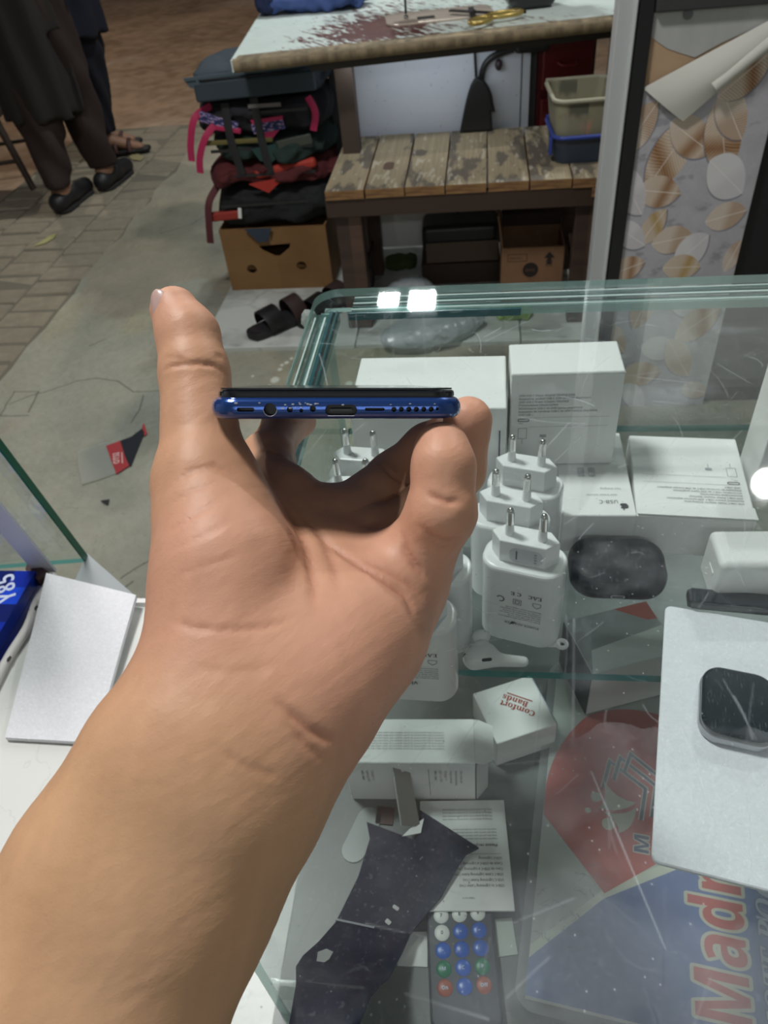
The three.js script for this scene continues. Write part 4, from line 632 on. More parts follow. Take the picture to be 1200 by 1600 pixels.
{                                                         // sewing machine set in the table
  const o = thing('sewing_machine', 'black sewing machine with bright steel bed plate on the table', 'sewing machine', [-0.07, TBL, -2.6], 0.14), iron = mat([0.018, 0.02, 0.02], 0.35), steel = mat([0.55, 0.47, 0.4], 0.3, { metalness: 0.45 });
  part('bed_plate', flat(extr(rrShape(0.31, 0.16, 0.035, -0.06, 0), 0.007, 0.002, 2)), steel, o);
  part('slide_plate', flat(extr(rrShape(0.05, 0.045, 0.006), 0.001)), mat([0.8, 0.78, 0.74], 0.15, { metalness: 1 }), o, [-0.1, 0.0072, 0.035]);
  part('pillar', rbox(0.14, 0.26, 0.12, 0.03, 4), iron, o, [0.205, 0.13, -0.01]); part('arm', rbox(0.4, 0.085, 0.1, 0.035, 4), iron, o, [0.05, 0.255, -0.01]); part('head', rbox(0.07, 0.15, 0.09, 0.025, 4), iron, o, [-0.155, 0.215, -0.01]);
  part('hand_wheel', new THREE.TorusGeometry(0.06, 0.012, 12, 36).rotateY(Math.PI / 2), mat([0.5, 0.5, 0.48], 0.3, { metalness: 0.9 }), o, [0.29, 0.24, -0.01]);
  part('needle_bar', rod([-0.155, 0.016, 0.0], [-0.155, 0.15, 0.0], 0.0035), iron, o); part('presser_foot', rbox(0.012, 0.005, 0.028, 0.002), mat([0.4, 0.4, 0.4], 0.2, { metalness: 1 }), o, [-0.155, 0.0105, 0.006]); part('thread_lever', rod([-0.155, 0.06, 0.0], [-0.105, 0.066, 0.012], 0.003), iron, o);
  part('machine_plate', box(0.07, 0.02, 0.002), mat([0.25, 0.26, 0.26], 0.4, { metalness: 0.5 }), o, [0.205, 0.05, 0.051]);
  part('oil_pan', rbox(0.1, 0.05, 0.09, 0.012, 3), iron, o, [-0.165, -0.053, 0.02]); part('bobbin_housing', rbox(0.08, 0.04, 0.09, 0.02, 3), mat([0.012, 0.015, 0.035], 0.3), o, [-0.24, -0.048, 0.02]);
  part('belt_casing', rbox(0.1, 0.07, 0.08, 0.012, 3), iron, o, [0.2, -0.064, 0.05]);
  part('shaft_bracket', rbox(0.05, 0.05, 0.05, 0.01, 3), iron, o, [0.10, -0.05, 0.04]); part('pitman_rod', rod([0.035, -0.03, 0.04], [0.045, -0.2, 0.04], 0.004), iron, o);
  part('knee_lever', tube([[0.055, -0.185, 0.04], [0.065, -0.13, 0.045], [0.09, -0.105, 0.05], [0.15, -0.09, 0.055]], 0.009, 24, 10), iron, o); part('lever_knob', new THREE.SphereGeometry(0.011, 14, 10).scale(1, 1.4, 1), mat([0.05, 0.03, 0.04], 0.4), o, [0.108, -0.128, 0.05]);
}
{                                                         // black cover hanging under the table
  const s = new THREE.Shape(); s.moveTo(-0.055, 0); s.bezierCurveTo(-0.04, 0.06, -0.03, 0.135, -0.003, 0.15); s.bezierCurveTo(0.02, 0.15, 0.045, 0.11, 0.046, 0.08); s.lineTo(0.054, 0.05); s.lineTo(0.042, 0.055); s.lineTo(0.046, 0); s.closePath();
  single('leather_flap', extr(s, 0.025, 0.008, 3), mat([0.01, 0.01, 0.011], 0.55), 'black leather flap hanging below the sewing table against the white board', 'flap', null, [-0.018, 0.4515, -2.55]);
}
{                                                         // white board behind
  const rnd = rng(51), pts = [[-0.455, 0.668], [0.137, 0.668], [0.137, 0.405]]; for (let i = 1; i < 22; i++) pts.push([0.137 - 0.592 * i / 22, 0.398 + 0.008 * rnd()]); pts.push([-0.44, 0.405]);
  const tex = dataTex(256, 256, (u, v) => { const n = fbm(u * 4, v * 4, 251, 4), d = noise(u * 60, v * 60, 253) > 0.95 ? 0.2 : 0; return [0.60 + 0.06 * n - d, 0.64 + 0.06 * n - d, 0.72 + 0.05 * n - d]; });
  const o = thing('white_board', 'pale bluish white board behind the bench under the sewing table', 'board', [0, 0, -2.585]);
  part('panel', faceUV(extr(poly(pts), 0.006), 2), new THREE.MeshStandardMaterial({ map: tex, roughness: 0.45 }), o);
  part('dark_gap_strip', box(0.6, 0.05, 0.02), mat([0.02, 0.02, 0.022], 0.6), o, [-0.17, 0.383, -0.012]);  // dark strip put in for the shaded gap below the upper panel
  part('frame_upright', box(0.02, 0.65, 0.02), mat([0.02, 0.02, 0.022], 0.6), o, [-0.462, 0.34, -0.004]); part('frame_upright', box(0.02, 0.65, 0.02), mat([0.03, 0.03, 0.032], 0.6), o, [0.147, 0.34, -0.014]); part('seam', box(0.003, 0.26, 0.002), mat([0.05, 0.05, 0.055], 0.6), o, [0.112, 0.535, 0.0068]); part('lower_panel', box(0.56, 0.28, 0.006), mat([0.78, 0.77, 0.76], 0.5), o, [-0.16, 0.215, 0.003]);
}
{                                                         // scissors
  const o = thing('scissors', 'tailor scissors with brass coloured handles on the table edge', 'scissors', [-0.005, TBL + 0.0085, -2.485], 0.55), brass = mat([0.5, 0.38, 0.12], 0.35, { metalness: 0.7 }), steel = mat([0.1, 0.1, 0.1], 0.3, { metalness: 0.8 });
  const ring = (cx, cz, rx, rz, rr = 0.006) => { const pts = []; for (let k = 0; k < 20; k++) pts.push(V(cx + rx * Math.cos(k / 20 * 6.283), 0.006, cz + rz * Math.sin(k / 20 * 6.283))); return new THREE.TubeGeometry(new THREE.CatmullRomCurve3(pts, true), 40, rr, 8, true); };
  part('handle', ring(-0.056, 0.028, 0.042, 0.024), brass, o, [0, 0, 0], [0, 0.5, 0]); part('handle', ring(0.056, 0.026, 0.05, 0.026), brass, o, [0, 0, 0], [0, -0.2, 0]);
  part('blade', bar([-0.03, 0.004, 0.005], [0.035, 0.006, -0.12], 0.016, 0.004), steel, o); part('blade', bar([0.03, 0.008, 0.005], [-0.03, 0.008, -0.125], 0.016, 0.004), steel, o);
  part('pivot', cyl(0.006, 0.006, 0.014), steel, o, [0.002, 0.006, -0.048]); part('finger_hook', tube([[0.085, 0.006, 0.03], [0.10, 0.007, 0.045], [0.098, 0.006, 0.065]], 0.004, 16, 8), mat([0.25, 0.2, 0.1], 0.4, { metalness: 0.7 }), o);
}
function cloth(name, label, category, pos, size, seed, color, rough = 0.85) {     // soft folded lump
  const [a, b, c] = size, g = nets((p) => { const q = Math.pow(Math.pow(Math.abs(p[0] / a), 3) + Math.pow(Math.abs((p[1] - b) / b), 2.6) + Math.pow(Math.abs(p[2] / c), 3), 1 / 3) - 1, f = fbm(p[0] * 22 + seed, p[2] * 22 + p[1] * 30, seed, 3) - 0.5; return q * Math.min(a, b, c) + f * 0.022; }, [-a * 1.25, -0.004, -c * 1.25], [a * 1.25, b * 2.4, c * 1.25], Math.max(a, c) / 24);
  return single(name, g, mat(color, rough), label, category, null, pos);
}
cloth('cloth_bundle', 'rumpled blue cloth heaped on the sewing table', 'cloth', [-0.53, TBL + 0.001, -2.86], [0.17, 0.03, 0.08], 3, [0.05, 0.09, 0.26]);
cloth('cloth_bundle', 'small dark navy cloth at the table end', 'cloth', [-0.69, TBL + 0.001, -2.84], [0.035, 0.035, 0.05], 5, [0.012, 0.02, 0.07]);

// ---- the stack of bags on a carton
{
  const o = thing('cardboard_carton', 'brown cardboard carton with finger holes carrying the stack of bags', 'carton', [-0.69, PLAT, -2.58], 0.0), tex = dataTex(256, 256, (u, v) => { const n = fbm(u * 6, v * 6, 261, 4), l = fbm(u * 2, v * 120, 263, 2); return [0.20 + 0.07 * (n - 0.5) + 0.02 * l, 0.105 + 0.05 * (n - 0.5) + 0.012 * l, 0.04 + 0.025 * (n - 0.5)]; }), m = new THREE.MeshStandardMaterial({ map: tex, roughness: 0.85 });
  const W = 0.36, H = 0.215, D = 0.34, s = poly([[-W / 2, 0], [W / 2, 0], [W / 2, H], [-W / 2, H]]), h1 = new THREE.Path([[-0.055, 0.155], [0.055, 0.16], [0.05, 0.145], [0.012, 0.118], [-0.005, 0.118], [-0.045, 0.14]].map((q) => new THREE.Vector2(...q))); s.holes.push(h1);
  for (const x of [-0.095, 0.08]) { const h = new THREE.Path(); h.absellipse(x, 0.078 + x * 0.03, 0.018, 0.015, 0, 7, true); s.holes.push(h); }
  part('front_wall', faceUV(extr(s, 0.006), 2), m, o, [0, 0, D / 2 - 0.006]);
  part('back_wall', faceUV(box(W, H, 0.006), 2), m, o, [0, H / 2, -D / 2]); for (const x of [-1, 1]) part('side_wall', faceUV(box(0.006, H, D - 0.012), 2), m, o, [x * (W / 2 - 0.003), H / 2, 0]);
  part('bottom', box(W - 0.012, 0.006, D - 0.012), m, o, [0, 0.003, 0]); part('seam_slit', box(0.004, 0.05, 0.001), mat([0.35, 0.26, 0.14], 0.8), o, [-0.012, 0.188, D / 2 + 0.0005]);
}
const fabricBump = fineBump.clone(); fabricBump.repeat.set(20, 20);
function bag(label, y, h, cx, cz, w, d, color, seed, more = {}) {
  const o = thing('bag', label, 'bag', [cx, y, cz], more.turn ?? 0, 'bags stacked on the carton'), a = w / 2, b = h / 2, c = d / 2, e = more.round ?? 5;
  const g = nets((p) => { const sag = 0.06 * h * Math.sin(p[0] * 9 + seed) + (more.slope ?? 0) * p[0], yy = p[1] - b - sag, q = Math.pow(Math.pow(Math.abs(p[0] / a), e) + Math.pow(Math.abs(yy / b), 3) + Math.pow(Math.abs(p[2] / c), e), 1 / 3.6) - 1; return q * b + 0.026 * (fbm(p[0] * 13 + seed * 3, p[2] * 13 + p[1] * 22, seed, 3) - 0.5); }, [-a * 1.2, -0.03, -c * 1.2], [a * 1.2, h * 1.35, c * 1.2], 0.009);
  part('shell', triUV(g), mat(color, 0.8, { bumpMap: fabricBump, bumpScale: 0.001 }), o);
  part('zip', bar([-a * 0.8, h * 0.62, c * 0.985], [a * 0.8, h * 0.66, c * 0.985], 0.006, 0.008), mat([0.02, 0.02, 0.022], 0.5), o);
  return o;
}
const strapBand = (pts, w, m, parent, name = 'strap') => { const c = new THREE.CatmullRomCurve3(pts.map((p) => V(...p))), pos = [], idx = [], N = 24; for (let i = 0; i <= N; i++) { const p = c.getPoint(i / N), t = c.getTangent(i / N), s = V(t.y, -t.x, 0).normalize().multiplyScalar(w / 2); pos.push(p.x - s.x, p.y - s.y, p.z, p.x + s.x, p.y + s.y, p.z, p.x - s.x, p.y - s.y, p.z - 0.004, p.x + s.x, p.y + s.y, p.z - 0.004); } for (let i = 0; i < N; i++) { const a = i * 4, b = a + 4; idx.push(a, a + 1, b + 1, a, b + 1, b, a + 2, b + 3, a + 3, a + 2, b + 2, b + 3, a, b, b + 2, a, b + 2, a + 2, a + 1, a + 3, b + 3, a + 1, b + 3, b + 1); } const g = new THREE.BufferGeometry(); g.setAttribute('position', new THREE.Float32BufferAttribute(pos, 3)); g.setIndex(idx); g.computeVertexNormals(); return part(name, g, m, parent); };
{
  const pink = mat([0.42, 0.016, 0.085], 0.6), black = mat([0.014, 0.014, 0.016], 0.7), maroon = mat([0.09, 0.015, 0.02], 0.7);
  const b1 = bag('big black bag with red side patch and white zip pull, lowest on the carton', 0.225, 0.135, -0.676, -2.58, 0.41, 0.36, [0.012, 0.013, 0.015], 1);
  part('red_panel', rbox(0.11, 0.03, 0.02, 0.008), mat([0.3, 0.03, 0.02], 0.7), b1, [-0.165, 0.05, 0.165], [0, 0, 0.06]); part('zip_pull', rbox(0.012, 0.034, 0.004, 0.003), mat([0.8, 0.8, 0.78], 0.4), b1, [-0.105, 0.062, 0.183], [0, 0, -0.15]); part('hanging_cloth', extr(poly([[-0.07, 0.03], [0.02, 0.03], [0.0, -0.012], [-0.03, -0.015]]), 0.006), mat([0.03, 0.045, 0.07], 0.8), b1, [-0.03, -0.02, 0.182]);
  strapBand([[-0.17, 0.14, 0.15], [-0.2, 0.1, 0.18], [-0.215, 0.03, 0.19], [-0.225, -0.03, 0.19]], 0.022, maroon, b1);
  const b2 = bag('maroon and red cloth bag in the middle of the stack', 0.36, 0.068, -0.67, -2.57, 0.39, 0.35, [0.10, 0.014, 0.016], 2); part('red_fold', rbox(0.2, 0.03, 0.03, 0.012), mat([0.38, 0.035, 0.02], 0.7), b2, [0.06, 0.055, 0.16], [0, 0, 0.13]); part('red_fold', extr(poly([[-0.06, 0.0], [0.06, 0.015], [0.0, -0.03]]), 0.006), mat([0.4, 0.03, 0.02], 0.7), b2, [0.0, 0.02, 0.178]);
  const b3 = bag('dark green bag with olive band between red and flowered bags', 0.43, 0.075, -0.672, -2.58, 0.40, 0.36, [0.012, 0.03, 0.024], 3); part('olive_band', rbox(0.22, 0.014, 0.01, 0.004), mat([0.13, 0.11, 0.03], 0.7), b3, [-0.07, 0.072, 0.178]); part('teal_patch', extr(poly([[-0.03, 0.0], [0.05, 0.01], [0.045, -0.03], [0.02, -0.045], [-0.01, -0.035]]), 0.006), mat([0.015, 0.05, 0.045], 0.7), b3, [0.0, 0.05, 0.18]); part('grey_patch', rbox(0.11, 0.03, 0.01, 0.004), mat([0.05, 0.06, 0.045], 0.7), b3, [0.105, 0.06, 0.178], [0, 0, 0.15]);
  const b4 = bag('flowered navy and pink school bag with pink straps', 0.508, 0.108, -0.67, -2.58, 0.39, 0.35, [0.014, 0.014, 0.02], 4);
  const flower = dataTex(128, 64, (u, v) => { const n = fbm(u * 16, v * 8, 271, 3); return n > 0.58 ? [0.4, 0.28, 0.4] : n > 0.5 ? [0.05, 0.07, 0.3] : [0.015, 0.02, 0.09]; });
  const fm = new THREE.MeshStandardMaterial({ map: flower, roughness: 0.7 }); part('flowered_panel', rbox(0.12, 0.03, 0.012, 0.005), fm, b4, [-0.12, 0.05, 0.172], [0, 0, -0.35]); part('flowered_panel', rbox(0.1, 0.03, 0.012, 0.005), fm, b4, [0.03, 0.03, 0.175], [0, 0, 0.1]); part('pink_panel', extr(poly([[-0.05, 0.02], [0.05, 0.028], [0.045, 0.0], [0.0, -0.04], [-0.02, -0.03]]), 0.008), pink, b4, [0.03, 0.03, 0.172]); part('pink_panel', rbox(0.09, 0.016, 0.01, 0.004), pink, b4, [-0.1, 0.03, 0.174], [0, 0, -0.2]); part('tag_label', rbox(0.1, 0.012, 0.004, 0.002), mat([0.16, 0.15, 0.14], 0.7), b4, [0.03, 0.088, 0.176]);
  strapBand([[-0.14, 0.09, 0.15], [-0.185, 0.07, 0.185], [-0.215, 0.0, 0.195], [-0.225, -0.05, 0.195]], 0.02, pink, b4); strapBand([[-0.11, 0.06, 0.16], [-0.16, 0.02, 0.195], [-0.195, -0.04, 0.2], [-0.205, -0.085, 0.2]], 0.02, pink, b4); strapBand([[0.16, 0.1, 0.165], [0.178, 0.06, 0.175], [0.165, 0.01, 0.175]], 0.02, pink, b4);
  strapBand([[-0.09, 0.1, 0.175], [-0.09, 0.0, 0.186], [-0.075, -0.1, 0.19]], 0.024, black, b4); strapBand([[0.0, 0.11, 0.175], [0.005, 0.0, 0.186], [0.015, -0.1, 0.19]], 0.024, black, b4);
  const b5 = bag('slate blue-grey bag with pointed flap on top of the stack', 0.62, 0.085, -0.655, -2.56, 0.39, 0.34, [0.034, 0.05, 0.066], 6, { round: 7, slope: -0.03 }); part('front_flap', rbox(0.36, 0.05, 0.014, 0.006), mat([0.028, 0.042, 0.055], 0.8), b5, [0.0, 0.03, 0.172], [-0.1, 0, 0.03]); part('piping', bar([-0.2, 0.062, 0.178], [0.17, 0.078, 0.172], 0.008, 0.008), mat([0.06, 0.09, 0.11], 0.6), b5); part('flap_corner', extr(poly([[0, 0], [-0.035, 0.004], [-0.02, -0.02], [0.02, -0.03]]), 0.012), mat([0.06, 0.09, 0.11], 0.7), b5, [-0.17, 0.06, 0.165]);
}
// ---- on and under the bench
function tub(name, label, pos, turn, w, d, h, t, color, inner, taper, parts) {
  const o = thing(name, label, 'tub', pos, turn), ring = (y, k, r) => { const pts = []; for (let q = 0; q < 4; q++) for (let i = 0; i <= 6; i++) { const t = (q + i / 6) * Math.PI / 2, sx = q === 0 || q === 3 ? 1 : -1, sy = q < 2 ? 1 : -1; pts.push([sx * (w * k / 2 - r) + r * Math.cos(t), y, sy * (d * k / 2 - r) + r * Math.sin(t)]); } return pts; };
  const levels = [[0, taper, 0.03], [h, 1, 0.03]], inn = [[h, 1 - 2 * t / w, 0.028], [t, taper - 2 * t / w, 0.028]], all = [...levels, ...inn].map(([y, k, r]) => ring(y, k, r)), n = all[0].length, pos2 = [], idx = [];
  for (const r of all) for (const p of r) pos2.push(...p);
  for (let l = 0; l < 3; l++) for (let i = 0; i < n; i++) { const j = (i + 1) % n; idx.push(l * n + i, (l + 1) * n + j, l * n + j, l * n + i, (l + 1) * n + i, (l + 1) * n + j); }
  const c0 = pos2.length / 3; pos2.push(0, 0, 0, 0, t, 0); for (let i = 0; i < n; i++) { const j = (i + 1) % n; idx.push(c0, i, j, c0 + 1, 3 * n + j, 3 * n + i); }
  let g = new THREE.BufferGeometry(); g.setAttribute('position', new THREE.Float32BufferAttribute(pos2, 3)); g.setIndex(idx); g = g.toNonIndexed(); g.computeVertexNormals(); part('wall', triUV(g, 3), color, o);
  const rimPts = rrShape(w * 1.02, d * 1.02, 0.032).getPoints(5).map((p) => V(p.x, h, p.y)); part('rim', new THREE.TubeGeometry(new THREE.CatmullRomCurve3(rimPts, true), 80, 0.006, 8, true), inner, o);
  return o;
}
{
  const mottle = new THREE.MeshStandardMaterial({ roughness: 0.5, map: dataTex(256, 256, (u, v) => { const n = fbm(u * 5, v * 5, 281, 4), d = sstep(n, 0.5, 0.75), o = sstep(fbm(u * 4 + 9, v * 4, 283, 3), 0.68, 0.8); return [0.30 - 0.17 * d + 0.2 * o, 0.29 - 0.16 * d, 0.2 - 0.1 * d]; }) });
  const blue = mat([0.035, 0.05, 0.075], 0.45), blueRim = mat([0.03, 0.06, 0.3], 0.4), t1 = tub('plastic_tub', 'lower blue-rimmed grey plastic tub at the end of the bench', [0.268, 0.452, -2.3], 0.06, 0.168, 0.2, 0.068, 0.004, blue, blueRim, 0.9);
  part('handle', rbox(0.008, 0.045, 0.03, 0.003), blueRim, t1, [-0.09, 0.04, 0.06]);
  tub('plastic_tub', 'grimy beige plastic basket nested in the blue tub', [0.266, 0.458, -2.31], 0.06, 0.172, 0.215, 0.15, 0.004, mottle, mat([0.36, 0.35, 0.26], 0.5), 0.82);
  cloth('green_cloth', 'crumpled green cloth inside the beige basket', 'cloth', [0.268, 0.466, -2.33], [0.05, 0.035, 0.06], 8, [0.13, 0.19, 0.05]);
}
{
  const o = thing('open_carton', 'open brown carton with arrow print under the bench', 'carton', [0.147, PLAT, -2.285], 0.0), tex = dataTex(128, 128, (u, v) => { const n = fbm(u * 6, v * 6, 291, 4); return [0.17 + 0.06 * n, 0.088 + 0.035 * n, 0.045 + 0.02 * n]; }), m = new THREE.MeshStandardMaterial({ map: tex, roughness: 0.85 }), W = 0.18, H = 0.205, D = 0.16;
  part('front_wall', box(W, H, 0.005), m, o, [0, H / 2, D / 2]); part('back_wall', box(W, H, 0.005), m, o, [0, H / 2, -D / 2]); for (const s of [-1, 1]) part('side_wall', box(0.005, H, D), m, o, [s * W / 2, H / 2, 0]); part('bottom', box(W, 0.005, D), m, o, [0, 0.003, 0]);
  part('back_flap', box(W, 0.1, 0.004), mat([0.035, 0.02, 0.015], 0.85), o, [0, H + 0.05, -D / 2 - 0.004], [-0.1, 0, 0]); part('side_flap', box(0.004, 0.1, D), m, o, [-W / 2 - 0.006, H + 0.046, 0], [0, 0, 0.15]);
  part('printed_marks', ...print(0.17, 0.19, 340, 380, (g) => { g.fillStyle = '#1b1310'; g.strokeStyle = '#2a1c16'; g.lineWidth = 3; g.strokeRect(24, 30, 112, 44); g.font = '20px sans-serif'; g.fillText('FRAGILE', 34, 60); g.beginPath(); g.moveTo(268, 20); g.lineTo(300, 58); g.lineTo(280, 58); g.lineTo(280, 100); g.lineTo(256, 100); g.lineTo(256, 58); g.lineTo(236, 58); g.fill(); g.strokeRect(252, 74, 32, 34); g.beginPath(); g.arc(160, 130, 46, 0, 7); g.fill(); g.fillStyle = '#5a3b28'; g.font = 'bold 26px sans-serif'; g.fillText('4000', 128, 140); }), o, [0, 0.105, D / 2 + 0.003]);
}
{
  const o = thing('machine_head', 'black machine head on a brown wooden box under the bench', 'machine', [-0.075, PLAT, -2.485], 0.03);
  part('wooden_box', box(0.26, 0.07, 0.16), mat([0.055, 0.035, 0.025], 0.7), o, [0, 0.035, 0]); part('front_board', box(0.235, 0.062, 0.008), mat([0.11, 0.075, 0.05], 0.7), o, [0.005, 0.106, 0.07], [-0.25, 0, 0]);
  part('cover', rbox(0.25, 0.085, 0.13, 0.02, 3), mat([0.012, 0.013, 0.013], 0.4), o, [0, 0.145, -0.005]); part('grip', rod([-0.01, 0.2, 0], [-0.01, 0.232, 0], 0.005), blackRubber, o); part('grip_knob', rod([-0.012, 0.215, 0], [0.02, 0.217, 0.006], 0.005), blackRubber, o);
}
cloth('green_rag', 'dark green rag beside the black machine head', 'cloth', [-0.285, PLAT, -2.55], [0.045, 0.018, 0.035], 12, [0.05, 0.07, 0.018]);
{
  const a = 0.075, g = nets((p) => { const q = Math.hypot(p[0] / 0.085, (p[1] - 0.03) / 0.055, p[2] / 0.06) - 1; return q * 0.05 + 0.03 * (Math.abs(fbm(p[0] * 26 + 4, p[2] * 26 + p[1] * 18, 301, 3) - 0.5) - 0.08); }, [-0.12, -0.002, -0.09], [0.12, 0.11, 0.09], 0.004);
  { const q = single('plastic_bag', g.clone().scale(1.9, 0.8, 1.3), mat([0.55, 0.62, 0.64], 0.25, { transmission: 0.5, thickness: 0 }), 'wide crumpled clear plastic bag on the floor behind the glass case', 'plastic bag', null, [-0.15, 0.017, -2.06], [0, 0.4, 0]); }
  single('plastic_bag', g, mat([0.62, 0.68, 0.72], 0.25, { transmission: 0.5, thickness: 0 }), 'crumpled clear plastic bag on the platform under the bench', 'plastic bag', null, [-0.23, PLAT, -2.28]);
}
cloth('lime_rag', 'lime green rag on the platform below the bench, seen through the case', 'cloth', [0.1, PLAT, -2.16], [0.05, 0.018, 0.035], 15, [0.22, 0.36, 0.08]);
function sandal(label, u, v, turn, parent) {
  const p = onY(u, v, PLAT), o = thing('sandal', label, 'sandal', [p.x, PLAT, p.z], turn, 'black sandals on the platform'), s = new THREE.Shape(); s.moveTo(-0.12, -0.03); s.bezierCurveTo(-0.14, 0.0, -0.135, 0.03, -0.11, 0.034); s.bezierCurveTo(-0.04, 0.03, 0.02, 0.035, 0.07, 0.048); s.bezierCurveTo(0.125, 0.05, 0.14, 0.01, 0.125, -0.02); s.bezierCurveTo(0.09, -0.055, 0.03, -0.045, -0.02, -0.036); s.bezierCurveTo(-0.06, -0.034, -0.09, -0.04, -0.12, -0.03);
  part('sole', flat(extr(s, 0.024, 0.004, 2)), mat([0.012, 0.011, 0.012], 0.6), o); part('footbed', flat(extr(s, 0.003)).scale(0.9, 1, 0.88), mat([0.028, 0.026, 0.03], 0.45), o, [0, 0.0235, 0]);
  const arch = (x, h, w, m, nm) => { const pts = []; for (let k = 0; k <= 10; k++) { const a = Math.PI * k / 10; pts.push([x - 0.01 * Math.sin(a), 0.022 + h * Math.sin(a), 0.048 * Math.cos(a)]); } const c = new THREE.CatmullRomCurve3(pts.map((q) => V(...q))), pos = [], idx = []; for (let i = 0; i <= 20; i++) { const q = c.getPoint(i / 20); pos.push(q.x - w / 2, q.y, q.z, q.x + w / 2, q.y + 0.004, q.z, q.x - w / 2, q.y - 0.004, q.z * 0.93, q.x + w / 2, q.y, q.z * 0.93); } for (let i = 0; i < 20; i++) { const a = i * 4, b = a + 4; idx.push(a, a + 1, b + 1, a, b + 1, b, a + 2, b + 3, a + 3, a + 2, b + 2, b + 3, a, b, b + 2, a, b + 2, a + 2, a + 1, a + 3, b + 3, a + 1, b + 3, b + 1); } const g = new THREE.BufferGeometry(); g.setAttribute('position', new THREE.Float32BufferAttribute(pos, 3)); g.setIndex(idx); g.computeVertexNormals(); part(nm, g, m, o); };
  arch(-0.045, 0.055, 0.06, mat([0.01, 0.01, 0.011], 0.5, { side: THREE.DoubleSide }), 'toe_strap'); arch(0.045, 0.06, 0.05, mat([0.04, 0.022, 0.022], 0.6, { side: THREE.DoubleSide }), 'instep_strap');
}
sandal('black strapped sandal pointing to the lane, beside the glass corner', 445, 507, 0.78);
sandal('black strapped sandal behind its mate, half hidden by the glass corner', 515, 487, 0.95);

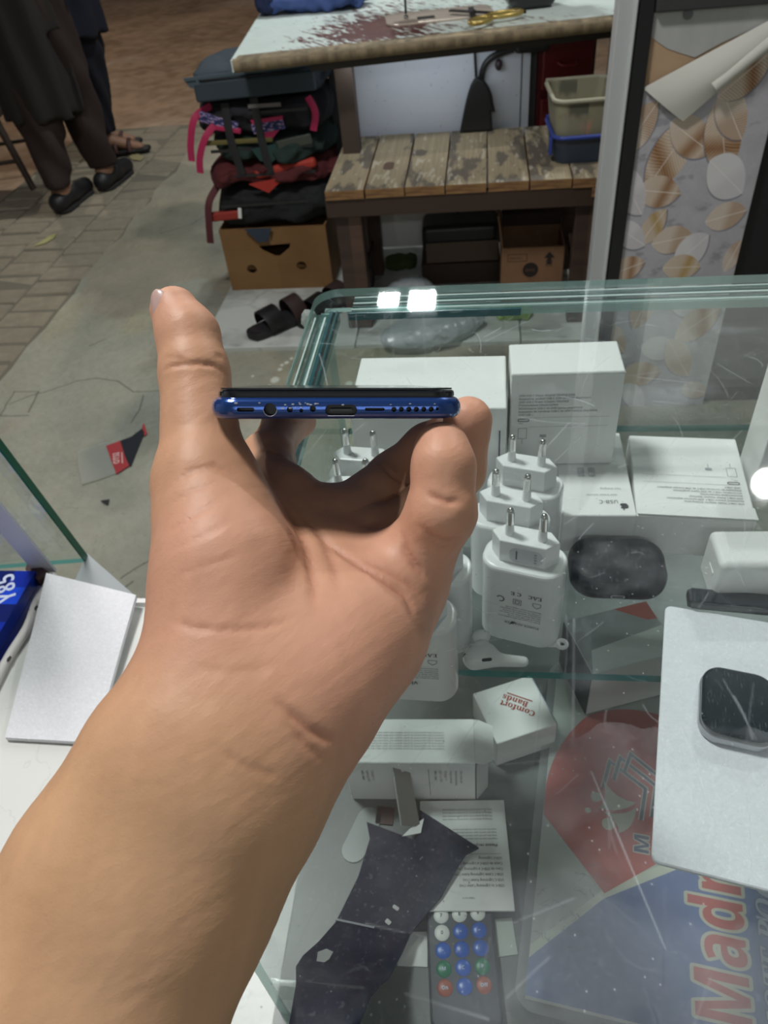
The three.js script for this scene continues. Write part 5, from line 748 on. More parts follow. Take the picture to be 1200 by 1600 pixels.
// ---- wallpapered panel, white and black posts
const PZ = -1.7, onP = (u, v) => { const p = onZ(u, v, PZ); return [p.x, p.y]; };
{
  const post = thing('post', 'tall white painted post left of the shell wallpaper', 'post', [0.2645, 0, PZ - 0.02]);
  part('white_face', rbox(0.038, 2.96, 0.05, 0.003, 1), mat([0.46, 0.48, 0.49], 0.5), post, [0, 1.48, 0]); part('bead', box(0.006, 2.96, 0.008), mat([0.6, 0.62, 0.62], 0.4), post, [0.012, 1.48, 0.028]);
  single('black_trim', rbox(0.028, 2.96, 0.04, 0.003, 1), mat([0.012, 0.012, 0.013], 0.35), 'glossy black strip between white post and shell wallpaper', 'trim', null, [0.2985, 1.48, PZ - 0.012]);
  const o = thing('papered_panel', 'grey panel papered with printed shells, paper torn and folded down at the top', 'panel', [0, 0, PZ]);
  const X0 = 0.313, X1 = 0.567, H = 0.885;
  part('plywood', faceUV(box(X1 - X0, H, 0.02), 2), new THREE.MeshStandardMaterial({ roughness: 0.8, map: woodTex(311, [0.50, 0.35, 0.22], [0.40, 0.26, 0.16], 256, 256, 3, 12) }), o, [(X0 + X1) / 2, H / 2, -0.0125]);
  const shellTex = canvasTex(768, 2048, (g, w, h) => {
    const K = w / (X1 - X0), P = (x, y) => [(x - X0) * K, h - y * (h / H)], rnd = rng(61);
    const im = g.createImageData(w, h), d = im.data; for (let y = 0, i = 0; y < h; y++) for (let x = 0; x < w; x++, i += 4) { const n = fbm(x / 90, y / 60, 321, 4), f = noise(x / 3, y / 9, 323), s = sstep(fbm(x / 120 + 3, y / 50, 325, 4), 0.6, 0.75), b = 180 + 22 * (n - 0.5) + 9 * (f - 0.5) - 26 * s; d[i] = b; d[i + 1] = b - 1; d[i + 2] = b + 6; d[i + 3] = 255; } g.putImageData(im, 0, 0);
    const leaf = (u, v, len, ang, kind) => {
      const [cx, cy] = P(...onP(u, v)), L = len * 0.00138 * K, Wd = L * (kind === 'round' ? 0.36 : 0.29); g.save(); g.translate(cx, cy); g.rotate(ang);
      const outline = () => { g.beginPath(); g.moveTo(-L / 2, 0); g.bezierCurveTo(-L * 0.3, -Wd * 1.35, L * 0.28, -Wd * 1.25, L / 2, 0); g.bezierCurveTo(L * 0.28, Wd * 1.25, -L * 0.3, Wd * 1.35, -L / 2, 0); };
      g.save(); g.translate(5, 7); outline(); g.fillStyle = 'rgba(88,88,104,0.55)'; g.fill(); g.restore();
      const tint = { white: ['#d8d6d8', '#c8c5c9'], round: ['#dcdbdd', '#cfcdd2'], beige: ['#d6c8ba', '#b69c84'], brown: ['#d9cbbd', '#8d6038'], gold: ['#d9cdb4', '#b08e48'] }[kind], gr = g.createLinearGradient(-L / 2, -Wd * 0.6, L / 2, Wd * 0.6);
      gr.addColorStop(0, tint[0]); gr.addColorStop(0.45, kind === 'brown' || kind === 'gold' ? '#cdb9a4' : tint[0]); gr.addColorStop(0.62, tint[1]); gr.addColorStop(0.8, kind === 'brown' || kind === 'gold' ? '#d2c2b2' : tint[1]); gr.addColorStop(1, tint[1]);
      outline(); g.fillStyle = gr; g.fill(); g.save(); outline(); g.clip();
      for (let k = -13; k <= 13; k++) { const x = k / 13 * L * 0.55; for (const [dx, col, lw] of [[0, 'rgba(110,80,58,0.45)', 2.2], [3, 'rgba(245,240,236,0.6)', 2]]) { g.strokeStyle = kind === 'white' || kind === 'round' ? (dx ? 'rgba(245,245,246,0.5)' : 'rgba(140,138,146,0.4)') : col; g.lineWidth = lw; for (const q of [-1, 1]) { g.beginPath(); g.moveTo(x + dx, 0); g.quadraticCurveTo(x + L * 0.1 + dx, q * Wd * 0.5, x + L * 0.16 + dx, q * Wd * 1.2); g.stroke(); } } }
      g.strokeStyle = '#efe9e4'; g.lineWidth = 3; g.beginPath(); g.moveTo(-L / 2, 0); g.lineTo(L / 2, 0); g.stroke(); g.restore(); g.restore();
    };
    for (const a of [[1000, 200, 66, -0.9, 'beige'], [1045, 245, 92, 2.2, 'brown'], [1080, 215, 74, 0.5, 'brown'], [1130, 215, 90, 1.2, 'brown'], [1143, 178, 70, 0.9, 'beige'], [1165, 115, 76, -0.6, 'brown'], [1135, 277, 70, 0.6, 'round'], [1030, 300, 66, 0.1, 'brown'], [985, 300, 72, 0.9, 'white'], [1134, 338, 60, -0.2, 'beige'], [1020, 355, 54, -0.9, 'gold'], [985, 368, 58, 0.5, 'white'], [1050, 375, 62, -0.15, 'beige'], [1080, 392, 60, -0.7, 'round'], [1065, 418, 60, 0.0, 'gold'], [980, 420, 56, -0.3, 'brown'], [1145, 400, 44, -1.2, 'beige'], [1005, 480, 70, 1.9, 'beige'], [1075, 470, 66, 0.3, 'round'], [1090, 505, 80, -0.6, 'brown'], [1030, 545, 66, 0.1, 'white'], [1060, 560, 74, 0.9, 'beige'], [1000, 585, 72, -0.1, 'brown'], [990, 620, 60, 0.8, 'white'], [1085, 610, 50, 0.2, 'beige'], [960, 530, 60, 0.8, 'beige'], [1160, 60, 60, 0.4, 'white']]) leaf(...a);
  });
  const paper = new THREE.MeshStandardMaterial({ map: shellTex, roughness: 0.6 });
  const sheet = (pts, depth, z, m, nm) => { const g = extr(poly(pts), depth).translate(0, 0, z), p = g.attributes.position, uv = g.attributes.uv; for (let i = 0; i < p.count; i++) uv.setXY(i, (p.getX(i) - X0) / (X1 - X0), p.getY(i) / H); return part(nm, g, m, o); };
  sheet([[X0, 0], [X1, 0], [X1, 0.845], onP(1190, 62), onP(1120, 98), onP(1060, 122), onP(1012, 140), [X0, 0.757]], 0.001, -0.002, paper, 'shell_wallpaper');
  const grey = new THREE.MeshStandardMaterial({ roughness: 0.8, map: dataTex(256, 256, (u, v) => { const n = fbm(u * 8, v * 8, 331, 5); return [0.36 + 0.14 * n, 0.37 + 0.14 * n, 0.36 + 0.14 * n]; }) });
  sheet([[X0, H], onP(1016, 56), onP(1028, 66), onP(1043, 76), onP(1060, 82), onP(1086, 90), onP(1130, 66), onP(1200, 35), [X1, 0.87], [X1, H]], 0.0012, -0.0022, grey, 'grey_paper');
  // folded-down flap: back of the paper, curling off the panel
  const A = onP(1004, 137), B = onP(1200, 32), C = onP(1205, 62), Dd = onP(1118, 150), E = onP(1066, 188), fl = [], ix = [], N = 12;
  const quad = [A, B, C, E];
  for (let s = 0; s < 2; s++) for (let i = 0; i <= N; i++) for (let j = 0; j <= 4; j++) { const a = i / N, b = j / 4, x = lerp(lerp(A[0], B[0], a), lerp(E[0], C[0], a), b), y = lerp(lerp(A[1], B[1], a), lerp(E[1], C[1], a), b); fl.push(x, y, 0.003 + 0.022 * Math.sin(b * 2.6) * (0.5 + 0.5 * Math.sin(a * 3)) - s * 0.0008); }
  const I = (s, i, j) => s * (N + 1) * 5 + i * 5 + j; for (let i = 0; i < N; i++) for (let j = 0; j < 4; j++) { ix.push(I(0, i, j), I(0, i, j + 1), I(0, i + 1, j + 1), I(0, i, j), I(0, i + 1, j + 1), I(0, i + 1, j)); ix.push(I(1, i, j), I(1, i + 1, j + 1), I(1, i, j + 1), I(1, i, j), I(1, i + 1, j), I(1, i + 1, j + 1)); }
  const fg = new THREE.BufferGeometry(); fg.setAttribute('position', new THREE.Float32BufferAttribute(fl, 3)); fg.setIndex(ix); fg.computeVertexNormals();
  const backPaper = mat([0.6, 0.6, 0.55], 0.85, { side: THREE.DoubleSide }); part('folded_flap', fg, backPaper, o);
  const q1 = onP(1112, 132), q2 = onP(1200, 62); part('rolled_edge', rod([q1[0], q1[1], 0.018], [q2[0], q2[1], 0.018], 0.012, 0.01, 16), backPaper, o);
  part('top_board', rbox(0.5, 0.03, 0.36, 0.004, 1), mat([0.04, 0.042, 0.042], 0.5), o, [X0 + 0.25, H + 0.016, -0.165]);
  part('keyhole', cyl(0.009, 0.009, 0.004).rotateX(Math.PI / 2), mat([0.16, 0.16, 0.16], 0.5), o, [onP(1075, 22)[0], onP(1075, 22)[1], 0.0]);
  single('black_cabinet', rbox(0.5, H, 0.3, 0.004, 1), mat([0.01, 0.011, 0.013], 0.5), 'plain black cabinet right of the shell wallpaper', 'cabinet', null, [0.82, H / 2, PZ - 0.17]);
}
// ---- litter on the floor
{
  const flatPiece = (pts, y0, y1, wav) => { const s = poly(pts.map(([u, v]) => { const p = onY(u, v, 0.004); return [p.x, -p.z]; })); return flat(extr(s, 0.0012)).translate(0, y0, 0); };
  const c = onY(185, 705, 0), o = thing('snack_wrapper', 'torn snack wrapper with red and black end on the cement floor', 'wrapper', [0, 0, 0]);
  part('clear_end', flatPiece([[120, 706], [160, 692], [172, 690], [184, 738], [158, 748], [128, 757], [122, 730]], 0.003), mat([0.8, 0.82, 0.78], 0.25, { transmission: 0.8, thickness: 0 }), o);
  part('red_band', flatPiece([[166, 697], [188, 689], [195, 712], [202, 728], [182, 741], [174, 720]], 0.004), mat([0.35, 0.045, 0.05], 0.45), o);
  part('black_end', flatPiece([[188, 689], [205, 683], [222, 670], [226, 676], [216, 700], [205, 728], [202, 728], [195, 712]], 0.004), mat([0.02, 0.023, 0.03], 0.4), o);
  part('red_tip', flatPiece([[222, 668], [225, 661], [230, 678], [226, 682]], 0.004), mat([0.35, 0.045, 0.05], 0.45), o);
  const q = onY(185, 715, 0.006), L = 0.07; part('lettering', ...print(0.082, 0.05, 328, 200, (g) => { g.fillStyle = '#d8b8b4'; g.font = 'bold 92px sans-serif'; g.translate(164, 100); g.textAlign = 'center'; g.textBaseline = 'middle'; g.fillText('OTSI', 0, -22, 300); g.fillRect(-120, 34, 200, 10); }), o, [q.x, 0.0062, q.z], [-Math.PI / 2, 0, 1.95]);
  const scr = (name, label, pts, color) => single(name, flatPiece(pts, 0.003), mat(color, 0.8), label, 'litter');
  scr('dark_scrap', 'small dark scrap on the cement below the wrapper', [[157, 782], [171, 780], [169, 789], [162, 786]], [0.02, 0.022, 0.02]);
  scr('yellow_leaf', 'pale yellow leaf lying across the brick lane', [[52, 385], [66, 376], [80, 367], [88, 364], [84, 372], [70, 380]], [0.4, 0.38, 0.16]);
  scr('paper_scrap', 'crumpled pale scrap on the earth by the walkers', [[200, 243], [212, 239], [226, 245], [220, 251], [206, 249]], [0.36, 0.31, 0.16]);
}

// ------------------------------------------------------------------ two walkers in the lane
function person(label, pos, turn, o) {
  const P = thing('person', label, 'person', pos, turn), skin = mat([0.3, 0.16, 0.1], 0.6), S = 1;
  const hip = [0, 0.93, 0], fL = o.footL, fR = o.footR, leg = (f, s) => ({ hip: [s * 0.09, 0.92, 0], knee: [s * 0.07 + (f[0] - s * 0.09) * 0.6, 0.49, f[2] * 0.55 - 0.03], ank: [f[0], 0.085, f[2]], toe: [f[0] + (o.toe?.[0] ?? 0), 0.03, f[2] - 0.17], heel: [f[0], 0.035, f[2] + 0.045] });
  const l = leg(fL, -1), r = leg(fR, 1), arm = (s) => ({ sh: [s * 0.18, 1.42, 0], el: [s * 0.25, 1.15, 0.03], wr: [s * 0.23, 0.92, -0.08] }), aL = arm(-1), aR = arm(1);
  const body = (p) => {
    let d = 9; for (const g of [l, r]) { d = smin(d, capsule(p, g.hip, g.knee, 0.075, 0.052), 0.04); d = smin(d, capsule(p, g.knee, g.ank, 0.052, 0.036), 0.03); d = smin(d, capsule(p, g.ank, g.toe, 0.034, 0.022), 0.02); d = smin(d, capsule(p, g.ank, g.heel, 0.034, 0.028), 0.02); }
    d = smin(d, capsule(p, [0, 0.95, 0], [0, 1.3, 0], 0.13, 0.14), 0.06); d = smin(d, capsule(p, [-0.13, 1.4, 0], [0.13, 1.4, 0], 0.07, 0.07), 0.07); d = smin(d, capsule(p, [0, 1.42, 0], [0, 1.55, -0.015], 0.055, 0.05), 0.04);
    for (const a of [aL, aR]) { d = smin(d, capsule(p, a.sh, a.el, 0.05, 0.04), 0.04); d = smin(d, capsule(p, a.el, a.wr, 0.038, 0.028), 0.02); d = smin(d, capsule(p, a.wr, [a.wr[0], a.wr[1] - 0.08, a.wr[2] - 0.02], 0.028, 0.022), 0.02); for (let k = 0; k < 4; k++) d = smin(d, capsule(p, [a.wr[0], a.wr[1] - 0.08, a.wr[2] - 0.04 + k * 0.019], [a.wr[0], a.wr[1] - 0.15 - 0.01 * Math.sin(k), a.wr[2] - 0.045 + k * 0.02], 0.009, 0.008), 0.006); d = smin(d, capsule(p, [a.wr[0], a.wr[1] - 0.03, a.wr[2] - 0.035], [a.wr[0], a.wr[1] - 0.09, a.wr[2] - 0.065], 0.011, 0.009), 0.008); }
    d = smin(d, capsule(p, [0, 1.66, -0.01], [0, 1.6, -0.03], 0.098, 0.075), 0.03); d = smin(d, capsule(p, [0, 1.64, -0.12], [0, 1.615, -0.135], 0.012, 0.016), 0.02); for (const s of [-1, 1]) d = smin(d, capsule(p, [s * 0.095, 1.66, 0], [s * 0.098, 1.62, 0.005], 0.014, 0.01), 0.01);
    return d;
  };
  part('body', nets(body, [-0.42, -0.01, -0.55], [0.42, 1.79, 0.45], 0.013), skin, P);
  part('hair', nets((p) => Math.max(capsule(p, [0, 1.675, 0.012], [0, 1.62, 0.02], 0.108, 0.085), -(p[2] + 0.06 - (p[1] - 1.62) * 0.25), 1.56 - p[1]), [-0.14, 1.5, -0.16], [0.14, 1.81, 0.15], 0.009), mat([0.012, 0.01, 0.009], 0.6), P);
  const eye = mat([0.02, 0.015, 0.012], 0.2); for (const s of [-1, 1]) part('eye', new THREE.SphereGeometry(0.011, 10, 8), eye, P, [s * 0.033, 1.655, -0.1]); part('mouth', rbox(0.045, 0.008, 0.008, 0.003), mat([0.22, 0.09, 0.07], 0.6), P, [0, 1.575, -0.105]);
  const folds = (p, k) => 0.008 * Math.sin(Math.atan2(p[0], p[2]) * 9 + p[1] * k) + 0.008 * (fbm(p[0] * 14 + 3, p[1] * 8 + p[2] * 14, 341, 3) - 0.5);
  const trousers = (p) => { let d = 9; for (const g of [l, r]) { d = smin(d, capsule(p, g.hip, g.knee, 0.125, 0.098), 0.05); d = smin(d, capsule(p, g.knee, [g.ank[0], 0.12, g.ank[2]], 0.098, 0.066), 0.03); } d = smin(d, capsule(p, [0, 0.95, 0], [0, 1.02, 0], 0.15, 0.15), 0.06); return Math.max(d + folds(p, 26), o.hem - p[1]); };
  part('shalwar', nets(trousers, [-0.4, 0.03, -0.5], [0.4, 1.2, 0.45], 0.012), mat(o.trouser, 0.85), P);
  const tunic = (p) => { const t = clamp((p[1] - o.tunicHem) / (1.35 - o.tunicHem), 0, 1), rx = lerp(o.flare ?? 0.25, 0.19, sm(t)), rz = lerp((o.flare ?? 0.25) * 0.8, 0.165, sm(t)), cz = (1 - t) * (o.drift ?? 0), q = (Math.hypot(p[0] / rx, (p[2] - cz) / rz) - 1) * Math.min(rx, rz); let d = Math.max(q, o.tunicHem - p[1], p[1] - 1.42); d = smin(d, capsule(p, [-0.14, 1.4, 0], [0.14, 1.4, 0], 0.085, 0.085), 0.06); for (const a of [aL, aR]) { d = smin(d, capsule(p, a.sh, a.el, 0.072, 0.062), 0.05); d = smin(d, capsule(p, a.el, [a.wr[0], a.wr[1] + 0.02, a.wr[2]], 0.06, 0.046), 0.03); } const slit = Math.abs(p[0]) > rx * 0.8 && p[1] < o.tunicHem + 0.3 ? 0.012 - Math.abs(p[2] - cz) * 0.3 : -1; return Math.max(d + folds(p, 4), Math.min(slit, 0.02)); };
  part('kameez', nets(tunic, [-0.42, 0.25, -0.35], [0.42, 1.53, 0.35], 0.012), mat(o.tunic, 0.85), P);
  for (const g of [l, r]) {
    const a = Math.atan2(0, 1), shoe = (p) => { const d = smin(capsule(p, [g.heel[0], 0.042, g.heel[2]], [g.ank[0], 0.05, g.ank[2] - 0.06], 0.042, 0.043), capsule(p, [g.ank[0], 0.045, g.ank[2] - 0.06], [g.toe[0], 0.034, g.toe[2] - 0.02], 0.044, 0.036), 0.02); return Math.max(d, 0.004 - p[1], o.sandals ? p[1] - 0.03 : p[1] - (0.085 - (p[2] - g.ank[2] < -0.05 ? 0 : 0))); };
    const sh = part(o.sandals ? 'sandal' : 'shoe', nets(shoe, [g.ank[0] - 0.09, -0.005, g.ank[2] - 0.28], [g.ank[0] + 0.09, 0.13, g.ank[2] + 0.12], 0.007), mat([0.012, 0.012, 0.014], 0.5), P);
    if (o.sandals) for (const z of [-0.05, -0.12]) part('sandal_strap', new THREE.TorusGeometry(0.043, 0.011, 8, 20, Math.PI), mat([0.07, 0.03, 0.025], 0.6), sh, [g.ank[0], 0.025, g.ank[2] + z]); else part('sole', flat(extr(rrShape(0.088, 0.27, 0.04), 0.012)), mat([0.02, 0.02, 0.02], 0.8), sh, [g.ank[0], 0.001, g.ank[2] - 0.07]);
  }
  return P;
}
person('walker in dark brown tunic and trousers with black shoes, seen from behind', [-1.88, 0, -3.45], -0.12, { footL: [0.02, 0, 0.14], footR: [0.1, 0, -0.12], hem: 0.1, trouser: [0.022, 0.011, 0.009], tunic: [0.015, 0.011, 0.009], tunicHem: 0.36, flare: 0.17, drift: 0.03 });
person('walker in navy clothes and strapped sandals behind the one in brown', [-1.95, 0, -4.02], -1.35, { footL: [-0.13, 0, 0.05], footR: [0.02, 0, -0.01], hem: 0.115, trouser: [0.004, 0.005, 0.014], tunic: [0.004, 0.005, 0.016], tunicHem: 0.55, flare: 0.22, sandals: true });
{
  const o = thing('stool', 'dark wooden stool with splayed legs beside the walkers', 'stool', [-2.42, -0.005, -3.72], 0.3), w = mat([0.04, 0.026, 0.018], 0.7);
  part('seat', rbox(0.36, 0.035, 0.36, 0.01, 2), w, o, [0, 0.34, 0]); for (const x of [-1, 1]) for (const z of [-1, 1]) part('leg', rod([x * 0.2, 0, z * 0.2], [x * 0.13, 0.33, z * 0.13], 0.015, 0.018), w, o);
  for (const z of [-1, 1]) part('stretcher', rod([-0.17, 0.13, z * 0.17], [0.17, 0.13, z * 0.17], 0.009), w, o); part('cloth_pad', rbox(0.34, 0.05, 0.34, 0.024, 3), mat([0.03, 0.035, 0.024], 0.9), o, [0, 0.38, 0]);
}

// ------------------------------------------------------------------ the hand
const J = (u, v, d, r) => { const p = at(u, v, d); return [p.x, p.y, p.z, r]; };
const core = [], fingers = [];
const seg = (a, b) => ({ a, b, ra: a[3], rb: b[3] });
const chain = (list, into) => { for (let i = 0; i + 1 < list.length; i++) into.push(seg(list[i], list[i + 1])); };
{
  const axis = [[348, 1165, 0.205, 0.0198, 0.0102], [318, 1215, 0.203, 0.0205, 0.0102], [217, 1390, 0.197, 0.0215, 0.0105], [110, 1600, 0.188, 0.0225, 0.0110], [-10, 1830, 0.173, 0.0240, 0.0115], [-90, 2010, 0.160, 0.0250, 0.0115]];
  for (const s of [-1, 0, 1]) chain(axis.map(([u, v, d, r, o]) => J(u + s * o * FOCAL / d * 0.887, v + s * o * FOCAL / d * 0.46, d, r)), core);
  chain([J(352, 1130, 0.207, 0.0185), J(356, 1010, 0.215, 0.0188), J(354, 890, 0.223, 0.0186), J(324, 770, 0.234, 0.0140)], core);          // thenar
  chain([J(432, 1130, 0.208, 0.0180), J(484, 1078, 0.213, 0.0183), J(564, 985, 0.228, 0.0175), J(622, 915, 0.241, 0.0130)], core);          // hypothenar
  chain([J(390, 1110, 0.213, 0.0180), J(440, 1040, 0.223, 0.0165), J(490, 905, 0.249, 0.0150), J(515, 830, 0.269, 0.0125)], core);
  chain([J(488, 905, 0.250, 0.0145), J(432, 790, 0.272, 0.0120)], core);
  chain([J(360, 830, 0.242, 0.0130), J(432, 796, 0.268, 0.0115)], core);
  chain([J(488, 930, 0.248, 0.0145), J(585, 860, 0.264, 0.0120)], core);
  chain([J(440, 985, 0.232, 0.0160), J(560, 935, 0.241, 0.0150)], core);
  fingers.push([[J(330, 790, 0.233, 0.0150), J(320, 745, 0.236, 0.0138), J(304, 582, 0.247, 0.0107), J(294, 525, 0.251, 0.0098), J(273, 486, 0.254, 0.0081)], 0.010]);   // thumb
  fingers.push([[J(432, 792, 0.270, 0.0115), J(418, 716, 0.300, 0.0101), J(440, 672, 0.335, 0.0088), J(468, 658, 0.352, 0.0078)], 0.010]);
  fingers.push([[J(520, 828, 0.266, 0.0120), J(616, 748, 0.300, 0.0104), J(668, 700, 0.300, 0.0092), J(692, 684, 0.294, 0.0085)], 0.009]);
  fingers.push([[J(585, 860, 0.262, 0.0120), J(664, 800, 0.284, 0.0104), J(716, 735, 0.276, 0.0094), J(731, 658, 0.268, 0.0087)], 0.009]);
  fingers.push([[J(628, 915, 0.243, 0.0125), J(690, 800, 0.228, 0.0100), J(693, 730, 0.228, 0.0090), J(690, 702, 0.231, 0.0084)], 0.010]);
}
const fingerSegs = fingers.map(([l, k]) => { const s = []; chain(l, s); return { s, k }; });
function handField(p) {
  let d = 9; for (const c of core) { const q = capsule(p, c.a, c.b, c.ra, c.rb); if (q < d + 0.016) d = smin(d, q, 0.014); }
  let all = 9; const palm = d;
  let out = palm;
  for (const { s, k } of fingerSegs) { let f = 9; for (const c of s) f = smin(f, capsule(p, c.a, c.b, c.ra, c.rb), 0.004); all = all > 8 ? f : smin(all, f, 0.0015); out = Math.min(out, smin(palm, f, k)); }
  return Math.min(out, all);
}
{
  const lo = [9, 9, 9], hi = [-9, -9, -9]; for (const c of [...core, ...fingerSegs.flatMap((f) => f.s)]) for (const q of [c.a, c.b]) for (let k = 0; k < 3; k++) { lo[k] = Math.min(lo[k], q[k] - q[3] - 0.006); hi[k] = Math.max(hi[k], q[k] + q[3] + 0.006); }
  const g = nets(handField, lo, hi, 0.001), pos = g.attributes.position, nor = g.attributes.normal;
  const hit = (u, v) => { const r = ray(u, v).normalize(), p = [0, 0, 0]; let t = 0.12; for (let i = 0; i < 60; i++) { p[0] = r.x * t; p[1] = 1.2 + r.y * t; p[2] = r.z * t; const d = handField(p); if (d < 0.0002) break; t += d * 0.9; } return p.slice(); };
  const folds = [
    [[[252, 579], [268, 571], [285, 568], [310, 567], [335, 571], [354, 584]], 0.00085, 0.00100], [[[254, 558], [275, 559], [290, 562]], 0.00034, 0.00100], [[[335, 553], [352, 560]], 0.00034, 0.00100],
    [[[268, 755], [300, 735], [335, 727], [372, 741]], 0.00059, 0.00112], [[[262, 790], [300, 765], [345, 752]], 0.00034, 0.00112], [[[262, 830], [310, 800], [350, 780]], 0.00034, 0.00100], [[[268, 860], [320, 835], [360, 815]], 0.00025, 0.00100], [[[275, 900], [330, 880], [380, 862]], 0.00025, 0.00100],
    [[[432, 770], [462, 815], [482, 860], [490, 910], [489, 955]], 0.00119, 0.00161], [[[470, 800], [505, 840], [520, 880], [528, 925]], 0.00076, 0.00149],
    [[[480, 812], [515, 850], [555, 878], [600, 905], [632, 928], [652, 948]], 0.00102, 0.00136], [[[560, 872], [605, 890], [640, 912], [664, 934]], 0.00068, 0.00124], [[[612, 905], [636, 930], [648, 965]], 0.00051, 0.00124],
    [[[626, 832], [634, 860], [648, 882], [668, 904]], 0.00110, 0.00112], [[[664, 768], [680, 777], [700, 783], [722, 784]], 0.00094, 0.00112], [[[650, 820], [672, 836], [700, 846], [724, 842]], 0.00068, 0.00112], [[[655, 838], [690, 856], [716, 852]], 0.00042, 0.00100],
    [[[262, 968], [300, 980], [345, 984], [400, 982], [440, 972], [470, 955]], 0.00045, 0.0011], [[[300, 1040], [350, 1049], [400, 1046], [440, 1032]], 0.0002, 0.0012],
    [[[425, 1090], [455, 1115], [485, 1140], [508, 1154], [525, 1160]], 0.00094, 0.00136], [[[445, 1125], [480, 1165], [510, 1190]], 0.00059, 0.00124], [[[330, 1165], [390, 1200], [440, 1215]], 0.00034, 0.00124],
    [[[590, 720], [612, 742], [636, 758]], 0.00059, 0.00112], [[[392, 710], [420, 702], [450, 716]], 0.00051, 0.00100],
  ].map(([l, depth, w]) => { const pts = []; for (let i = 0; i + 1 < l.length; i++) for (let k = 0; k < 6; k++) pts.push(hit(lerp(l[i][0], l[i + 1][0], k / 6), lerp(l[i][1], l[i + 1][1], k / 6))); pts.push(hit(...l[l.length - 1])); return { pts, depth, w }; });
  const col = new Float32Array(pos.count * 3), tips = fingers.map(([l]) => l[l.length - 1]), wrist = at(360, 1120, 0.2), heel = [at(555, 1045, 0.205), at(330, 900, 0.205), at(640, 900, 0.225)];
  for (let i = 0; i < pos.count; i++) {
    const x = pos.getX(i), y = pos.getY(i), z = pos.getZ(i); let sink = 0, line = 0;
    for (const f of folds) { let best = 9, bk = 0; const n = f.pts.length; for (let k = 0; k < n; k++) { const p = f.pts[k], d = (x - p[0]) ** 2 + (y - p[1]) ** 2 + (z - p[2]) ** 2; if (d < best) { best = d; bk = k; } } const tp = Math.min(1, 3.2 * Math.min(bk, n - 1 - bk) / n + 0.12), q = tp * Math.exp(-best / (f.w * f.w)); sink += f.depth * q; line = Math.max(line, q * Math.min(1, f.depth / 0.0009)); }
    const fine = 0.00022 * (fbm(x * 420 + z * 300, y * 420 - z * 150, 401, 3) - 0.5); sink = Math.min(sink, 0.0018) - fine;
    pos.setXYZ(i, x - nor.getX(i) * sink, y - nor.getY(i) * sink, z - nor.getZ(i) * sink);
    let tip = 0; for (const t of tips) tip = Math.max(tip, 1 - sstep(Math.hypot(x - t[0], y - t[1], z - t[2]), 0.006, 0.026));
    let pad = 0; for (const h of heel) pad = Math.max(pad, 1 - sstep(Math.hypot(x - h.x, y - h.y, z - h.z), 0.012, 0.04));
    const blot = fbm(x * 70 + 5, y * 70 + z * 55, 411, 4) - 0.5, blot2 = fbm(x * 260, y * 260 + z * 200, 413, 3) - 0.5, pink = clamp(0.6 * tip + 0.6 * pad, 0, 1), palmSide = sstep((x - wrist.x) * 0.3 + (y - wrist.y) * 0.55 - (z - wrist.z) * 0.78, -0.03, 0.02);
    const base = [lerp(lerp(0.59, 0.60, palmSide), 0.65, pink), lerp(lerp(0.345, 0.328, palmSide), 0.332, pink), lerp(lerp(0.195, 0.20, palmSide), 0.232, pink)], k = 1 + 0.16 * blot + 0.10 * blot2, c = 1 - 0.28 * clamp(line, 0, 1);   // crease lines are browner skin
    col[i * 3] = base[0] * k * lerp(1, c, 0.7); col[i * 3 + 1] = base[1] * (k + 0.05 * blot) * c; col[i * 3 + 2] = base[2] * (k + 0.06 * blot) * c;
  }
  g.setAttribute('color', new THREE.BufferAttribute(col, 3)); g.computeVertexNormals(); { const uv = new Float32Array(pos.count * 2); for (let i = 0; i < pos.count; i++) { uv[i * 2] = 22 * (pos.getX(i) + 0.35 * pos.getZ(i)); uv[i * 2 + 1] = 22 * (0.75 * pos.getY(i) - 0.66 * pos.getZ(i)); } g.setAttribute('uv', new THREE.BufferAttribute(uv, 2)); }
  // forearm to elbow and upper arm, beyond the edge of the picture
  const el = [[...at(-10, 1830, 0.173).toArray(), 0.0335], [-0.155, 0.985, 0.03, 0.037], [-0.255, 1.0, 0.17, 0.042], [-0.27, 1.12, 0.27, 0.047], [-0.25, 1.28, 0.36, 0.055]], armSegs = []; chain(el, armSegs);
  const arm = nets((p) => { let d = 9; for (const c of armSegs) d = smin(d, capsule(p, c.a, c.b, c.ra, c.rb), 0.03); return Math.max(d, p[1] < 0.953 && p[2] < 0.07 ? 0.953 - p[1] : -1); }, [-0.34, 0.94, -0.12], [-0.02, 1.36, 0.44], 0.005);
  const ac = new Float32Array(arm.attributes.position.count * 3); for (let i = 0; i < ac.length; i += 3) { ac[i] = 0.59; ac[i + 1] = 0.345; ac[i + 2] = 0.195; } arm.setAttribute('color', new THREE.BufferAttribute(ac, 3)); arm.setAttribute('uv', new THREE.BufferAttribute(new Float32Array(arm.attributes.position.count * 2), 2));
  const whole = mergeGeometries([g, arm]);
  const handBump = dataTex(512, 512, (u, v) => 0.6 * fbm(u * 40, v * 40, 421, 3) + 0.4 * fbm(u * 120, v * 120, 423, 2), false);
  const P = thing('person', 'bare left hand and forearm holding the phone upright over the glass', 'person', [0, 0, 0]);
  part('hand_and_forearm', whole, mat([1, 1, 1], 0.5, { vertexColors: true, bumpMap: handBump, bumpScale: 0.00007, specularIntensity: 0.7, sheen: 0.25, sheenColor: lin(0.8, 0.45, 0.35), sheenRoughness: 0.6 }), P);
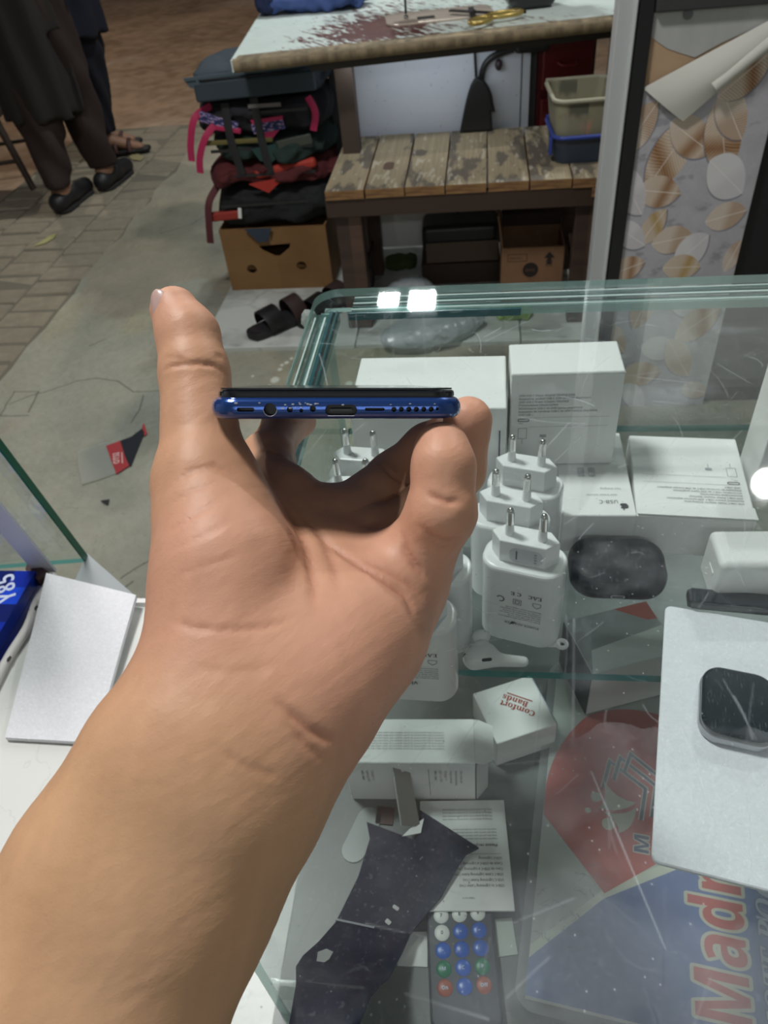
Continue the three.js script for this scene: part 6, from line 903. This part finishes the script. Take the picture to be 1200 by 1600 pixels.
  part('sleeve', nets((p) => { const a = armSegs[3], d = Math.min(capsule(p, armSegs[2].a, armSegs[2].b, 0.06, 0.064), capsule(p, a.a, a.b, 0.064, 0.075)) + 0.008 * (fbm(p[0] * 30, p[1] * 26 + p[2] * 26, 431, 3) - 0.5); return Math.max(d, 1.06 - p[1] - (p[2] - 0.2) * 0.5); }, [-0.38, 0.98, 0.06], [-0.14, 1.38, 0.46], 0.008), mat([0.12, 0.13, 0.15], 0.85), P);
  // thumb nail on the outer side of the thumb tip
  const c = at(251, 485, 0.2485), along = at(247, 458, 0.254).sub(at(259, 510, 0.2525)).normalize(), out = at(228, 492, 0.243).sub(at(270, 486, 0.254)).normalize(); const side = new THREE.Vector3().crossVectors(along, out).normalize(); out.crossVectors(side, along);
  const nail = new THREE.SphereGeometry(1, 28, 14).scale(0.0048, 0.0072, 0.0016), np = nail.attributes.position; for (let i = 0; i < np.count; i++) np.setZ(i, np.getZ(i) - 70 * np.getX(i) ** 2); nail.computeVertexNormals();
  nail.applyMatrix4(new THREE.Matrix4().makeBasis(side, along, out)).translate(c.x + out.x * 0.0004, c.y + out.y * 0.0004, c.z + out.z * 0.0004);
  part('thumb_nail', nail, mat([0.6, 0.40, 0.36], 0.3, { clearcoat: 0.3 }), P);
}

// ------------------------------------------------------------------ the phone
{
  const near = at(527, 637.5, 0.222), far = at(527, 620.5, 0.370), L = far.clone().sub(near), len = L.length(); L.normalize();
  const Z = L.clone().negate(), X = camRight.clone().addScaledVector(L, -camRight.dot(L)).normalize(), Y = new THREE.Vector3().crossVectors(Z, X);
  const o = thing('phone', 'thin blue smartphone held flat, its bottom edge with ports facing the camera', 'phone', near.toArray());
  o.quaternion.setFromRotationMatrix(new THREE.Matrix4().makeBasis(X, Y, Z));
  const W = 0.0752, T = 0.0066, blue = mat([0.016, 0.07, 0.30], 0.22, { metalness: 0.55, clearcoat: 1, clearcoatRoughness: 0.08 }), dark = mat([0.004, 0.004, 0.006], 0.5);
  // body lies along -z from its bottom edge at z = 0; drawn in x, -z with rounded corners and rounded sides
  const shell = flat(extr(rrShape(W, len, 0.0085, 0, len / 2), T, 0.0029, 6, 12)).translate(0, -T / 2, 0);
  const cut = [];
  const hole = (x, y, w, h) => cut.push(flat(extr(rrShape(w, h, Math.min(w, h) / 2 - 0.00001), 0.004, 0, 1, 8)).rotateX(Math.PI / 2).translate(x, y, -0.0035));
  hole(-0.0195, -0.0004, 0.0037, 0.0037); hole(0.0011, -0.0006, 0.0093, 0.0032); for (let k = 0; k < 6; k++) hole(0.0166 + k * 0.0022, -0.0004, 0.0015, 0.0015);
  hole(0.011, -0.0004, 0.0058, 0.0009); hole(-0.0266, -0.0004, 0.005, 0.0012); hole(-0.0138, -0.0004, 0.0018, 0.0016); hole(-0.0071, -0.0002, 0.0018, 0.0018); hole(-0.0105, -0.0007, 0.0011, 0.0011); hole(0.0294, -0.0003, 0.0009, 0.0009);
  const ev = new Evaluator(); ev.attributes = ['position', 'normal']; ev.useGroups = true;
  const clean = (g) => { const n = g.index ? g.toNonIndexed() : g; n.deleteAttribute('uv'); n.clearGroups(); return n; };
  let A = new Brush(clean(shell), blue); A.updateMatrixWorld();
  const B = new Brush(mergeGeometries(cut.map(clean)), dark); B.updateMatrixWorld();
  const res = ev.evaluate(A, B, SUBTRACTION);
  part('frame', res.geometry, res.material, o);
  part('screen', flat(extr(rrShape(W - 0.004, len - 0.003, 0.007, 0, len / 2), 0.0026, 0.0009, 3, 10)).translate(0, T / 2 - 0.0007, 0), mat([0.006, 0.008, 0.012], 0.08, { clearcoat: 1, clearcoatRoughness: 0.05 }), o);
  part('screen_protector', flat(extr(rrShape(W - 0.0055, len - 0.004, 0.0065, 0, len / 2), 0.0005)).translate(0, T / 2 + 0.002, 0), mat([0.02, 0.026, 0.03], 0.1), o);
  part('port_tongue', box(0.0064, 0.0007, 0.002), mat([0.05, 0.05, 0.055], 0.5), o, [0.0011, -0.0006, -0.0016]);
  const worn = mat([0.36, 0.38, 0.44], 0.4, { metalness: 0.7 });
  part('worn_rim', new THREE.TorusGeometry(0.00195, 0.00012, 6, 28, Math.PI).rotateZ(Math.PI), worn, o, [-0.0195, -0.0004, 0.00002]);
  part('worn_rim', bar([-0.0028, -0.00225, 0.00004], [0.005, -0.00225, 0.00004], 0.0002, 0.0002), worn, o);
  const rnd = rng(77); for (let k = 0; k < 26; k++) part('paint_chip', new THREE.IcosahedronGeometry(0.0002 + 0.00025 * rnd(), 0).scale(1.6, 0.8, 0.35), worn, o, [(rnd() < 0.6 ? -0.016 + 0.012 * rnd() : rnd() < 0.6 ? 0.014 + 0.018 * rnd() : -0.033 + 0.066 * rnd()), (rnd() < 0.6 ? 0.0009 : -0.0002) + 0.0006 * rnd(), 0.00002 - 0.0001]);
}
shadows(scene);
renderer.render(scene, camera);
